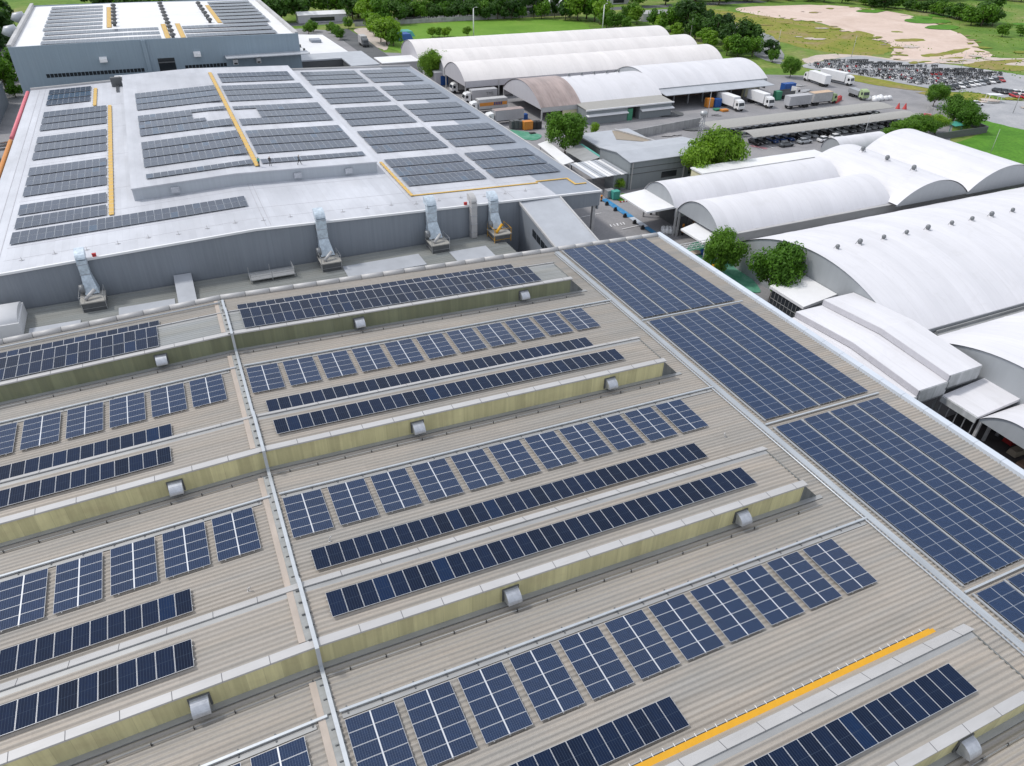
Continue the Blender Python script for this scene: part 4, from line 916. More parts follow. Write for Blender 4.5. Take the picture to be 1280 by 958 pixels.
# --- right-hand group
t, inv = shed('narrow white vaulted shed with projecting porch roof, farthest of the right-hand group', 'x', 81.2, 122, 109, 5.25, 5.5, 8.5, hang0=.15, hang1=None, walls=(3.8, 3.8), posts=[(81.5, 103.6), (81.5, 114), (95, 103.8), (110, 103.8)])
mb = MB(); mb.hexa([(75.2, 104.2, 5.15), (81.2, 104.0, 5.35), (81.2, 114.0, 5.35), (75.2, 113.6, 5.15)], [(75.2, 104.2, 5.45), (81.2, 104.0, 5.7), (81.2, 114.0, 5.7), (75.2, 113.6, 5.45)]); mb.build('porch_roof', M['white'], t, inv)
mb = MB(); mb.box(84.5, 84.7, 104, 114, 0, 5.4); mb.build('inner_wall', M['darkgrey'], t, inv)
t, inv = shed('white vaulted shed with grey gable and small porch, second in the right-hand group', 'x', 81.6, 122.5, 97.3, 6.3, 5.2, 8.6, hang0=.15, hang1=None, walls=(3.4, 3.8), posts=[(82, 91.2), (82, 103.2)])
mb = MB(); mb.hexa([(78.4, 91.2, 3.9), (83.2, 91.4, 4.35), (83.2, 98.6, 4.35), (78.4, 97.8, 3.9)], [(78.4, 91.2, 4.2), (83.2, 91.4, 4.7), (83.2, 98.6, 4.7), (78.4, 97.8, 4.2)]); mb.build('porch_roof', M['white'], t, inv)
mb = MB(); mb.box(85.4, 85.6, 91.2, 103.3, 0, 5.1); mb.build('inner_wall', M['brown'], t, inv)
mb = MB(); mb.box(84.6, 163, 90.85, 91.15, 3.3, 5.05); mb.box(84.6, 163, 90.4, 91.3, 5.05, 5.2, 0); mb.build('eave_gutter', M['cap'], t, inv)
t, inv = shed('white cross vault with grey front gable and three ridge vents', 'y', 89.3, 113.5, 131.9, 9.9, 5.5, 9.1, hang0=.4, hang1=.4, walls=(None, None), gm='gable')
cross_rv = (t, inv)
shed('broad white cross vault at the right edge with grey front gable', 'y', 89.3, 116.5, 153.0, 11.2, 5.5, 9.6, hang0=.6, hang1=2.0, walls=(None, 2.0))
shed('large white vault with a row of ridge vents, widest of the right-hand group', 'x', 83.4, 175, 71, 17.0, 4.8, 9.9, hang0=4.8, hang1=None, walls=(0, 0))
shed('white vault cut by the right edge, nearest large one beside the stepped roofs', 'x', 84.6, 175, 38.2, 14.2, 4.7, 8.9, hang0=4.7, hang1=None, walls=(0, 0))
mb = MB(); mb.box(90, 170, 52.45, 53.9, 3.9, 4.15); mb.box(90, 170, 53.5, 53.62, 4.15, 4.6); o = mb.build('valley_gutter', M['ledge']); tag(o, 'grey valley gutter between the two largest white vaults', 'gutter')
def rvent(x, y, z, lab, grp, s=1.0):
    t = thing('ridge_vent', lab, 'roof vent', (x, y, z), (0, 0, R.random()*6), grp); t.scale = (s, s, s)
    mb = MB(); mb.tube([(0, 0, -.2), (0, 0, .25)], [.55, .45], 8); mb.build('collar', M['memb'], t)
    mb = MB(); mb.tube([(0, 0, .25), (0, 0, .45), (0, 0, .8), (0, 0, 1.1), (0, 0, 1.2)], [.25, .38, .46, .32, .08], 12); mb.build('turbine', M['ventgrey'], t)
    mb = MB()
    for a in range(3): c_, s_ = math.cos(a*2.1)*.8, math.sin(a*2.1)*.8; mb.tube([(c_, s_, -.25), (c_*.4, s_*.4, 1.0)], .04, 4)
    mb.build('brace', M['ventgrey'], t)
rvp = [87.3, 91.9, 97.0, 102.0, 106.8, 112.4, 117.3, 122.1, 127.5]
for i, x in enumerate(rvp): rvent(x, 71.4, 9.8, f"small turbine vent, {ORD[i]} from the left along the widest white vault", 'vents along the widest white vault', .72 if i % 3 != 1 else .85)
for i, y in enumerate((95.4, 102, 108.4)): rvent(131.9, y, 9.05, f"small turbine vent on the white cross vault, {['nearest', 'middle', 'farthest'][i]} of three", 'vents on the cross vault', 1.0)
# stepped flat slabs
st = thing('stepped_roof', 'three stepped white slab roofs with a low ridge, tucked between vault and parapet', 'warehouse', (77, 53, 0))
si = (-77, -53, 0)
for x0, x1, ze, zr_ in ((77.6, 83.3, 7.25, 8.0), (72.8, 77.9, 6.35, 7.05), (68.6, 73.1, 5.45, 6.1)):
    mb = MB()
    for (ya, za), (y2, z2) in (((42.6, ze), (53.2, zr_)), ((53.2, zr_), (63.2, ze))):
        mb.hexa([(x0, ya, za-.28), (x1, ya, za-.28), (x1, y2, z2-.28), (x0, y2, z2-.28)], [(x0, ya, za), (x1, ya, za), (x1, y2, z2), (x0, y2, z2)])
    mb.build('slab_roof', M['memb'], st, si)
    mb = MB()
    for (ya, za), (y2, z2) in (((42.6, ze), (53.2, zr_)), ((53.2, zr_), (63.2, ze))):
        mb.hexa([(x0-.06, ya, za-.85), (x0+.12, ya, za-.85), (x0+.12, y2, z2-.85), (x0-.06, y2, z2-.85)], [(x0-.06, ya, za-.05), (x0+.12, ya, za-.05), (x0+.12, y2, z2-.05), (x0-.06, y2, z2-.05)])
    mb.build('step_curtain', M['gablewarm'], st, si)
    mb = MB(); mb.box(x0+.1, x1-.05, 42.5, 42.62, ze-1.9, ze-.1); mb.build('end_curtain', M['curtain'], st, si)
    mb = MB(); mb.tube([(x0, 42.45, ze-1.95), (x1, 42.45, ze-1.95)], .07, 6); mb.build('end_rail', M['darkgrey'], st, si)
for y in (43, 53, 63):
    for x in (69, 73, 77.6): mb = MB(); mb.box(x-.1, x+.1, y-.1, y+.1, 0, 5.3); mb.build('post', M['rail'], st, si)
es = thing('entrance_box', 'flat white box shed with gridded dark front below the widest vault gable', 'shed', (80, 69.5, 0)); ei = (-80, -69.5, 0)
mb = MB(); mb.hexa([(76.6, 65.4, 4.75), (83.3, 65.8, 5.2), (83.3, 73.3, 5.2), (76.6, 72.6, 4.75)], [(76.6, 65.4, 5.15), (83.3, 65.8, 5.7), (83.3, 73.3, 5.7), (76.6, 72.6, 5.15)]); mb.build('roof', M['white'], es, ei)
mb = MB(); mb.box(76.9, 83.2, 65.8, 72.2, 0, 4.75); mb.build('wall', M['gable'], es, ei)
mb = MB(); mb.box(76.75, 76.9, 66.0, 72.0, .4, 4.5); mb.build('glazing', M['glass'], es, ei)
mb = MB()
for i in range(9): y = 66+i*.75; mb.box(76.70, 76.75, y-.03, y+.03, .4, 4.5)
for z in (1.4, 2.4, 3.4): mb.box(76.69, 76.75, 66, 72, z-.03, z+.03)
mb.build('grid_bars', M['ledge'], es, ei)
ls = thing('low_white_roof', 'low white roof with skirt beside the stepped roofs, nearest the right edge', 'shed', (81, 40, 0)); li = (-81, -40, 0)
mb = MB(); mb.hexa([(77.5, 37.6, 4.15), (84.6, 37.6, 4.7), (84.6, 42.4, 4.7), (77.5, 42.4, 4.15)], [(77.5, 37.6, 4.5), (84.6, 37.6, 5.1), (84.6, 42.4, 5.1), (77.5, 42.4, 4.5)]); mb.build('roof', M['memb'], ls, li)
mb = MB(); mb.box(77.35, 77.5, 37.6, 42.4, 3.6, 4.4); mb.build('skirt', M['curtain'], ls, li)
for y in (37.8, 38.9, 40.0, 41.1, 42.2): mb = MB(); mb.box(77.6, 77.7, y-.05, y+.05, 0, 4.1); mb.build('post', M['rail'], ls, li)
t, inv = shed('small white barrel porch with open dark front at the right edge', 'x', 77.8, 84.6, 33.0, 4.5, 4.2, 6.3, hang0=.25, hang1=None, walls=(3.0, 3.4), posts=[(78, 37.3), (80.5, 37.3), (83, 37.3), (78, 28.8)])
for x, y, w_, d_, h_, mt, lab in ((81, 33.5, 2.2, 1.2, .9, 'tan', 'low tan bundle'), (80, 31.5, 1.6, 1.4, .6, 'brown', 'brown bundle'), (82.6, 35.2, 1.2, 1.2, 1.2, 'red', 'dull red bundle')):
    mb = MB(); mb.hexa([(x, y, 0), (x+w_, y, 0), (x+w_, y+d_, 0), (x, y+d_, 0)], [(x+.1, y+.1, h_), (x+w_-.15, y+.1, h_), (x+w_-.1, y+d_-.1, h_*.9), (x+.1, y+d_-.15, h_)]); o = mb.build('bundle', M[mt]); tag(o, lab+' lying under the small barrel porch', 'bundle')
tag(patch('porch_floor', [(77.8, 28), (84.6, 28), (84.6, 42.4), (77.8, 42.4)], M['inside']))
# beige block, small vault
bb_ = thing('cream_block', 'long cream block with white roof edge behind the narrow vaulted shed', 'building', (115, 118.5, 0)); bi = (-115, -118.5, 0)
mb = MB(); mb.box(97, 131.4, 116.6, 120.8, 5.75, 6.05); mb.build('roof', M['white'], bb_, bi)
mb = MB(); mb.box(97.2, 131.2, 116.8, 120.6, 0, 5.75); mb.build('wall', M['cream'], bb_, bi)
for i in range(8): x = 99.5+i*4; mb = MB(); mb.box(x, x+1.1, 116.74, 116.8, 4.35, 4.75); mb.build('vent', M['darkgrey'], bb_, bi)
shed('small white vault standing alone beside the car park', 'x', 147.5, 163.5, 130.3, 3.3, 1.2, 4.3, hang0=1.2, hang1=1.2, walls=(0, 0), name='vault_shed')
# --- upper group
t, inv = shed('ivory vault with open striped end and grey front curtain, nearest left of the upper group', 'x', 82.0, 177.5, 221, 9.0, 5.4, 9.0, 'membwarm', hang0=1.4, hang1=1.5, gm='gablewarm', walls=(3.6, None), posts=[(82.2, 212.3), (93, 212.1), (82.2, 229)])
mb = MB()
shed('ivory vault, middle of the three long ones in the upper group', 'x', 82.0, 180.5, 238.3, 8.8, 5.4, 9.4, 'membwarm', hang0=2, hang1=2, gm='gablewarm', walls=(None, None))
shed('ivory vault, farthest of the three long ones in the upper group', 'x', 79.5, 181, 257, 10.0, 5.2, 9.6, 'membwarm', hang0=3, hang1=3, gm='gablewarm', walls=(None, 0))
mb = MB(); mb.box(98, 178, 212.0, 212.2, 0, 5.3); o = mb.build('inner_wall', M['gablewarm'], t, inv)
t, inv = shed('rusty brown vault with open lilac end beside the green yard floor', 'x', 92.2, 104.4, 194.2, 12.8, 4.2, 8.7, 'membbrown', hang0=.5, hang1=None, gm='gablewarm', walls=(None, 2), posts=[(92.4, 181.5), (92.4, 206.8), (104.2, 181.5)], group='vaulted sheds of the upper group')
mb = MB(); mb.box(92.4, 104.3, 181.35, 181.55, 3.0, 4.2); mb.build('front_fascia', M['cap'], t, inv)
mb = MB(); mb.box(99, 104.2, 181.6, 182, 0, 3); mb.build('front_wall', M['cream'], t, inv)
mb = MB(); mb.box(103.6, 103.9, 182, 206.5, 0, 4.2); mb.build('inner_wall', M['brown'], t, inv)
t, inv = shed('bright white vault with small vents above the grey lean-to', 'x', 104.6, 131.8, 194.2, 12.2, 4.3, 8.2, 'memb', hang0=None, hang1=2, walls=(0, 2), group='vaulted sheds of the upper group')
for i, x in enumerate((108.5, 112.8, 117, 121.3, 125.5)): rvent(x, 196.5, 8.1, f"small vent, {ORD[i]} from the left on the bright white vault", 'vents on the bright white vault', .8)
t, inv = shed('bright white vault over the truck dock, right end of the upper group', 'x', 131.9, 174.6, 197.8, 11.6, 5.1, 8.8, 'memb', hang0=.6, hang1=3, walls=(3.6, None), group='vaulted sheds of the upper group')
mb = MB(); mb.hexa([(132.5, 180.6, 4.25), (173, 180.6, 4.25), (173, 186.2, 4.7), (132.5, 186.2, 4.7)], [(132.5, 180.6, 4.4), (173, 180.6, 4.4), (173, 186.2, 4.85), (132.5, 186.2, 4.85)]); mb.build('canopy', M['patch'], t, inv)
mb = MB(); mb.box(132.2, 174, 194, 194.3, 0, 5); mb.build('inner_wall', M['brown'], t, inv)
mb = MB(); mb.box(166, 172.8, 186.6, 187, 0, 4); mb.build('inner_screen', M['cream'], t, inv)
for i in range(8): mb = MB(); x = 134+i*5.4; mb.box(x-.16, x+.16, 186.0, 186.32, 0, 4.8); mb.build('post', M['gable'], t, inv)
lt = thing('lean_to', 'grey lean-to with dark flat roof, white awning strips and a green gate', 'building', (117, 179, 0)); lti = (-117, -179, 0)
mb = MB(); mb.hexa([(103.2, 175.8, 3.8), (131.6, 175.8, 3.8), (131.6, 182.1, 4.2), (103.2, 182.1, 4.2)], [(103.2, 175.8, 4.0), (131.6, 175.8, 4.0), (131.6, 182.1, 4.4), (103.2, 182.1, 4.4)]); mb.build('roof', M['slab'], lt, lti)
mb = MB(); mb.box(103.4, 116.6, 176, 182, 0, 3.8); mb.box(120.6, 131.4, 176, 182, 0, 3.8); mb.box(116.6, 120.6, 178, 182, 0, 3.8, 1); mb.build('wall', [M['hallgrey'], M['dark']], lt, lti)
mb = MB(); mb.box(103, 131.8, 175.5, 175.8, 3.7, 4.05); mb.build('fascia', M['white'], lt, lti)
for a, b_ in ((103.2, 116.4), (120.8, 131.8)): mb = MB(); mb.hexa([(a, 174.9, 2.3), (b_, 174.9, 2.3), (b_, 176, 2.6), (a, 176, 2.6)], [(a, 174.9, 2.4), (b_, 174.9, 2.4), (b_, 176, 2.7), (a, 176, 2.7)]); mb.build('awning', M['white'], lt, lti)
mb = MB(); mb.box(116.6, 118.2, 175.8, 175.95, 0, 3.2); mb.build('gate', M['green'], lt, lti)
# white side extensions at the left of the upper group
for (x0, x1, y0, y1, z0, lab) in ((79.5, 88, 232, 245, 4.3, 'low white flat roof at the left foot of the ivory vaults'), (66.5, 82, 246, 256, 5.2, 'white flat-roofed loading shed with blue door beyond the white factory roof')):
    t = thing('flat_shed', lab, 'shed', ((x0+x1)/2, (y0+y1)/2, 0)); iv = (-(x0+x1)/2, -(y0+y1)/2, 0)
    mb = MB(); mb.box(x0, x1, y0, y1, z0-.3, z0); mb.build('roof', M['white'], t, iv)
    mb = MB(); mb.box(x0+.2, x1-.2, y0+.2, y1-.2, 0, z0-.3); mb.build('wall', M['gablewarm'], t, iv)
    mb = MB(); mb.box(x0+2, x0+4.5, y0+.1, y0+.2, .2, 3); mb.build('door', M['blue'], t, iv)

# ================================================================== MIDDLE BUILDINGS
gh = thing('grey_hall', 'grey metal hall with low pitched roof and two dark windows, left of the bright tree', 'building', (99, 134, 0)); gi = (-99, -134, 0)
mb = MB()
for (ya, za), (y2, z2) in (((127.8, 6.15), (133.6, 6.75)), ((133.6, 6.75), (141, 5.7))): mb.hexa([(86.5, ya, za-.15), (109.5, ya, za-.15), (109.5, y2, z2-.15), (86.5, y2, z2-.15)], [(86.5, ya, za), (109.5, ya, za), (109.5, y2, z2), (86.5, y2, z2)])
mb.build('roof', M['patch'], gh, gi)
mb = MB(); mb.box(86.8, 109.3, 128.1, 133.6, 0, 6.0); mb.box(86.8, 109.3, 133.6, 140.8, 0, 5.55)
mb.face([(86.78, 128.1, 5.9), (86.78, 133.6, 6.6), (86.78, 140.8, 5.5), (86.78, 140.8, 4), (86.78, 128.1, 4)]); mb.build('wall', M['hallgrey'], gh, gi)
for z in (4.6, 3.3): mb = MB(); mb.box(86.7, 109.3, 128.04, 128.1, z, z+.12); mb.build('wall_band', M['darkgrey'], gh, gi)
for x in (95.2, 102.4): mb = MB(); mb.box(x, x+4.0, 128.02, 128.1, 1.7, 3.0); mb.build('window', M['glass'], gh, gi)
for x in (87.2, 100.9): mb = MB(); mb.box(x, x+.22, 127.85, 128.1, 0, 5.9); mb.build('downpipe', M['cap'], gh, gi)
mb = MB(); mb.box(83.2, 86.7, 128.6, 132, 0, 3.4); mb.build('annex', M['hallgrey'], gh, gi)
sc_ = thing('slatted_canopy', 'canopy of white and grey roof strips on thin posts beside the grey hall', 'canopy', (82, 133.5, 0)); sci = (-82, -133.5, 0)
mb = MB()
for i in range(10): x = 77.9+i*.88; mb.box(x, x+.8, 128.4, 138.8, 3.5+(i % 2)*.07, 3.6+(i % 2)*.07, 1 if i in (1, 4, 5, 8) else 0)
mb.build('roof', [M['patch'], M['white']], sc_, sci)
for x in (78.2, 86.3):
    for y in (128.8, 138.4): mb = MB(); mb.box(x-.1, x+.1, y-.1, y+.1, 0, 3.5); mb.build('post', M['darkgrey'], sc_, sci)
fr_ = thing('flat_roof_block', 'low block with patched grey and tan flat roof behind the grey hall', 'building', (98, 152, 0)); fi2 = (-98, -152, 0)
mb = MB(); mb.box(90.5, 105.6, 145.2, 158.5, 3.2, 3.5); mb.build('roof', M['patch'], fr_, fi2)
mb = MB(); mb.hexa([(97.5, 151, 3.52), (104.2, 146.2, 3.52), (105.4, 150, 3.52), (100.5, 158, 3.52)], [(97.5, 151, 3.6), (104.2, 146.2, 3.6), (105.4, 150, 3.6), (100.5, 158, 3.6)]); mb.build('tan_sheet', M['tan'], fr_, fi2)
mb = MB(); mb.hexa([(105.3, 145.4, 3.5), (105.8, 145.4, 3.5), (101.6, 158, 3.5), (101, 158, 3.5)], [(105.3, 145.4, 3.9), (105.8, 145.4, 3.9), (101.6, 158, 3.9), (101, 158, 3.9)]); mb.build('upstand', M['cap'], fr_, fi2)
mb = MB(); mb.box(90.7, 105.4, 145.4, 158.3, 0, 3.2); mb.build('wall', M['darkgrey'], fr_, fi2)
mb = MB(); mb.hexa([(77.2, 140.6, 2.7), (80.2, 140.8, 3.1), (81.6, 157, 3.1), (78.8, 156.6, 2.7)], [(77.2, 140.6, 2.85), (80.2, 140.8, 3.25), (81.6, 157, 3.25), (78.8, 156.6, 2.85)])
for y in (141, 148, 156): mb.box(79.3, 79.5, y, y+.2, 0, 2.8)
o = mb.build('strip_canopy', M['white']); tag(o, 'long narrow white canopy beside the right eave of the white factory', 'canopy')
ga = thing('green_awning', 'faded awning with bright green edge between tree and slatted canopy', 'awning', (85.5, 146, 0)); gai = (-85.5, -146, 0)
mb = MB(); mb.hexa([(83, 141, 2.5), (87, 141, 3.2), (87.6, 151.5, 3.2), (83, 150.5, 2.5)], [(83, 141, 2.6), (87, 141, 3.3), (87.6, 151.5, 3.3), (83, 150.5, 2.6)]); mb.build('sheet', M['ledge'], ga, gai)
mb = MB(); mb.hexa([(87, 140.8, 2.6), (87.6, 140.8, 2.6), (88.2, 151.5, 2.6), (87.6, 151.5, 2.6)], [(87, 140.8, 3.35), (87.6, 140.8, 3.35), (88.2, 151.5, 3.35), (87.6, 151.5, 3.35)]); mb.build('edge', M['teal'], ga, gai)
for y in (141.4, 150.5): mb = MB(); mb.box(86.8, 87, y, y+.2, 0, 2.9); mb.build('post', M['darkgrey'], ga, gai)
def lwall(label, pts, h, th, mt, name='boundary_wall'):
    mb = MB()
    for (xa, ya), (xb, y2) in zip(pts, pts[1:]):
        d = Vector((xb-xa, y2-ya, 0)).normalized(); n_ = Vector((-d.y, d.x, 0))*th/2
        a, b_ = Vector((xa, ya, 0)), Vector((xb, y2, 0))
        q = [a-n_, b_-n_, b_+n_, a+n_]; mb.hexa(q, [p+Vector((0, 0, h)) for p in q])
    o = mb.build(name, M[mt]); return tag(o, label, 'wall')
M['concrete'] = streak_mat('stained_concrete', (0.42, 0.42, 0.42), (0.34, 0.34, 0.34), 0.8, (0.2, 0.2, 0.2))
lwall('stained concrete wall behind the flat-roofed block, beside the yard road', [(108.5, 160.6), (133, 164.4)], 2.2, .25, 'concrete')
lwall('dark low wall round the corner of the green field', [(184.5, 130.2), (205, 130.0), (207.4, 138)], 1.8, .3, 'darkgrey')
lwall('white slanting boundary wall beside the three right-hand trees', [(208.5, 152.5), (204.5, 140.2)], 1.9, .3, 'concrete')
lwall('long pale boundary wall behind the lawn', [(84, 350.5), (190, 353)], 1.8, .3, 'concrete')
# carports
def carport(label, x0, x1, y0, y1, z, rise):
    t = thing('carport', label, 'carport', ((x0+x1)/2, (y0+y1)/2, 0), (0, 0, 0), 'long carports in the car park'); iv = (-(x0+x1)/2, -(y0+y1)/2, 0)
    mb = MB(); n = 8
    pf = [(y0+(y1-y0)*k/n, z+rise*math.sin(math.pi*k/n)-.25*(1-k/n)) for k in range(n+1)]
    for (ya, za), (y2, z2) in zip(pf, pf[1:]): mb.hexa([(x0, ya, za-.1), (x1, ya, za-.1), (x1, y2, z2-.1), (x0, y2, z2-.1)], [(x0, ya, za), (x1, ya, za), (x1, y2, z2), (x0, y2, z2)])
    mb.build('roof', M['slab'], t, iv)
    k = x0+.5
    while k < x1:
        mb = MB(); mb.tube([(k, y1-.6, 0), (k, y1-.7, z*.7), (k, y0+.8, z-.25)], .09, 6); mb.build('post', M['cap'], t, iv); k += 5.3
carport('long beige carport roof behind, over parked cars', 127.5, 193, 151.8, 158, 3.0, .25)
carport('long beige carport roof in front, over parked cars', 133, 191.5, 142.4, 147.6, 3.0, .45)
# ================================================================== VEHICLES
def car_proto(color):
    """hatchback/saloon about 4.3 m long, nose towards -y"""
    W = .86
    body = [(-2.12, .32, .55, .80), (-2.0, .24, .68, .92), (-1.2, .22, .82, 1.0), (-.2, .22, .90, 1.0), (1.0, .22, .93, 1.0), (1.9, .24, .92, .97), (2.12, .35, .80, .86)]
    mb = MB(); rg = []
    for y, zb, zt, wf in body:
        w_ = W*wf; rg.append([mb.vert(p) for p in ((-w_*.92, y, zb), (-w_, y, zb+.2), (-w_, y, zt-.12), (-w_*.88, y, zt), (w_*.88, y, zt), (w_, y, zt-.12), (w_, y, zb+.2), (w_*.92, y, zb))])
    for a, b_ in zip(rg, rg[1:]):
        for j in range(8): mb.quadidx((a[j], a[(j+1) % 8], b_[(j+1) % 8], b_[j]), 0, True)
    mb.quadidx(rg[0], 0); mb.quadidx(rg[-1][::-1], 0)
    # roof and pillars
    mb.hexa([(-.62, -.15, 1.34), (.62, -.15, 1.34), (.60, 1.25, 1.34), (-.60, 1.25, 1.34)], [(-.56, -.05, 1.43), (.56, -.05, 1.43), (.54, 1.15, 1.42), (-.54, 1.15, 1.42)])
    bm_ = mb.mesh('car_body', M['car_'+color])
    mb = MB(); mb.hexa([(-.78, -.95, .84), (.78, -.95, .84), (.78, 1.85, .88), (-.78, 1.85, .88)], [(-.60, -.12, 1.345), (.60, -.12, 1.345), (.58, 1.22, 1.345), (-.58, 1.22, 1.345)]); gm_ = mb.mesh('car_windows', M['glass'])
    mb = MB(); mb.tube([(-.11, 0, 0), (.11, 0, 0)], .31, 12); wm = mb.mesh('car_wheel', M['tyre'])
    hm = MB(); hm.box(-.17, .17, -.05, .05, -.07, .07); hm = hm.mesh('car_headlight', M['cap'])
    t = thing('parked_car', 'x', 'car', (0, 0, -50))
    link('body', bm_, t); link('windows', gm_, t)
    for x in (-.78, .78):
        for y in (-1.32, 1.30): link('wheel', wm, t, (x, y, .31))
    for x in (-.6, .6): link('headlight', hm, t, (x, -2.06, .62))
    return t
CARS = {}
def car(color, x, y, rz, label, group=None):
    if color not in CARS:
        t = car_proto(color); CARS[color] = t; t.location = (x, y, .03); t.rotation_euler = (0, 0, rz); t['label'] = label
    else: t = copy_tree(CARS[color], (x, y, .03), (0, 0, rz), label=label)
    if 'group' in t: del t['group']
    if group: t['group'] = group
    return t
HP = math.pi/2
for c, x, y, lab in (('grey', 142.6, 140.6, 'dark grey car parked lengthways in front of the carport, leftmost of four'), ('silver', 149.2, 141.0, 'silver car parked lengthways in front of the carport, second of four'),
                     ('white', 155.4, 140.2, 'white car parked lengthways in front of the carport, third of four'), ('white', 160.2, 140.9, 'white car parked lengthways in front of the carport, rightmost of four')):
    car(c, x, y, HP, lab)
GC = 'cars under the front carport'
for i in range(20):
    c = R.choice(['grey', 'black', 'silver', 'grey', 'black', 'blue']) if i not in (7, 11, 14, 15) else 'silver'
    car(c, 136.3+i*2.72, 145.2+R.uniform(-.3, .3), R.uniform(-.05, .05), 'parked car in the shade under the front carport roof', GC)
for i in range(22): car(R.choice(['grey', 'black', 'silver', 'black']), 130.3+i*2.8, 155.0+R.uniform(-.3, .3), math.pi, 'parked car in deep shade under the rear carport roof', 'cars under the rear carport')
for i, (c, x) in enumerate((('black', 116.4), ('grey', 119.2), ('black', 122.0), ('blue', 124.8), ('white', 127.4), ('black', 130.0), ('grey', 132.8), ('red', 135.6), ('black', 138.4), ('black', 141.2))):
    car(c, x, 126.6, math.pi, f"{c} car half hidden behind the cream block roof, {ORD[i]} from the left")
# lots at the upper right
l1a, l1b = at(1187, 112), at(1250, 102)
for i in range(11):
    p = l1a.lerp(l1b, i/10); c = ['black', 'black', 'white', 'grey', 'white', 'white', 'silver', 'black', 'white', 'black', 'red'][i]
    car(c, p.x, p.y, -.35, f"{c} car, {ORD[i] if i < 12 else ['thirteenth', 'fourteenth', 'fifteenth'][i-12]} from the left in the car row beside the motorcycles")
l2a, l2b = at(1246, 116), at(1292, 121)
for i in range(7):
    p = l2a.lerp(l2b, i/6); c = ['black', 'black', 'grey', 'white', 'white', 'white', 'silver', 'white', 'black'][i]
    car(c, p.x, p.y, -.35, f"{c} car, {ORD[i]} from the left in the car row at the right edge")
for i, (px, py) in enumerate(((1268, 122), (1280, 124))): p = at(px, py); car('red', p.x, p.y, -.35, f"red car in front of the row at the right edge, {'left' if i == 0 else 'right'} one")
p = at(1220, 132); car('white', p.x, p.y, 1.2, 'white car standing alone near the right-hand trees')
# motorcycles
def moto_mesh(name, mt):
    mb = MB()
    for y in (-.62, .62):
        for k in range(8):
            a, b_ = k*math.pi/4, (k+1)*math.pi/4
            mb.face([(0, y+.29*math.cos(a), .29+.29*math.sin(a)), (0, y+.29*math.cos(b_), .29+.29*math.sin(b_)), (.05, y+.2*math.cos(b_), .29+.2*math.sin(b_)), (.05, y+.2*math.cos(a), .29+.2*math.sin(a))], 1)
        mb.tube([(-.05, y, .29), (.05, y, .29)], .24, 8, 1)
    mb.hexa([(-.13, -.45, .35), (.13, -.45, .35), (.15, .75, .45), (-.15, .75, .45)], [(-.12, -.35, .72), (.12, -.35, .72), (.13, .8, .78), (-.13, .8, .78)], 0)
    mb.hexa([(-.13, -.15, .73), (.13, -.15, .73), (.14, .78, .78), (-.14, .78, .78)], [(-.11, -.1, .84), (.11, -.1, .84), (.12, .75, .86), (-.12, .75, .86)], 1)
    mb.hexa([(-.16, -.62, .35), (.16, -.62, .35), (.16, -.45, .35), (-.16, -.45, .35)], [(-.12, -.55, .98), (.12, -.55, .98), (.12, -.42, .98), (-.12, -.42, .98)], 0)
    mb.tube([(-.34, -.42, 1.0), (.34, -.42, 1.0)], .03, 5, 2); mb.box(-.3, -.2, -.5, -.44, 1.02, 1.16, 2); mb.box(.2, .3, -.5, -.44, 1.02, 1.16, 2)
    return mb.mesh(name, [M[mt], M['tyre'], M['galv']])
MM = [moto_mesh('motorcycle_'+c, 'car_'+c) for c in ('black', 'grey', 'silver', 'white', 'grey', 'silver', 'silver', 'white', 'grey', 'black', 'silver', 'white', 'black', 'silver', 'grey', 'silver', 'white', 'red')]
lot = [(220.6, 217), (238, 221.5), (246, 220), (258, 206), (268, 199), (279, 187.5), (282, 180.5), (262, 176), (240, 169.5), (237, 179), (232, 190), (228, 199.5)]
def inside(x, y, pg):
    r_ = False
    for (xa, ya), (xb, yb2) in zip(pg, pg[1:]+pg[:1]):
        if (ya > y) != (yb2 > y) and x < (xb-xa)*(y-ya)/(yb2-ya)+xa: r_ = not r_
    return r_
spots = []
ang = -.30; ca, sa = math.cos(ang), math.sin(ang)
for r_ in range(-30, 40):
    if r_ % 3 == 2 or (r_ % 7 == 3): continue
    for k in range(-60, 60):
        u, v_ = k*.86+R.uniform(-.12, .12), r_*2.05+R.uniform(-.2, .2)
        x, y = 252+u*ca-v_*sa, 195+u*sa+v_*ca
        if inside(x, y, lot) and R.random() < .80: spots.append((x, y))
spots.sort(key=lambda s: (s[0]-CAM.x)**2+(s[1]-CAM.y)**2)
for (x, y) in spots[:300]:
    o = link('motorcycle', R.choice(MM), None, (x, y, .03), (0, 0, ang+R.uniform(-.25, .25)+(math.pi if R.random() < .3 else 0)))
    tag(o, 'small motorcycle parked in the crowded lot beyond the trucks', 'motorcycle', 'motorcycles in the crowded lot')
mb = MB()
for (x, y) in spots[300:]:
    me = R.choice(MM); a = ang+R.uniform(-.2, .2); c_, s_ = math.cos(a), math.sin(a); base = len(mb.v)
    mb.v += [(x+q.co.x*c_-q.co.y*s_, y+q.co.x*s_+q.co.y*c_, q.co.z+.03) for q in me.vertices]
    mi = {MM[0]: 0, MM[1]: 1, MM[2]: 2, MM[3]: 3}.get(me, 1)
    for p in me.polygons: mb.f.append(tuple(base+i for i in p.vertices)); mb.m.append(mi if p.material_index == 0 else 4)
if mb.f:
    o = mb.build('motorcycle_rows', [M['car_black'], M['car_grey'], M['car_silver'], M['car_white'], M['tyre']]); tag(o, 'rear rows of parked motorcycles in the crowded lot', 'motorcycles', kind='stuff')
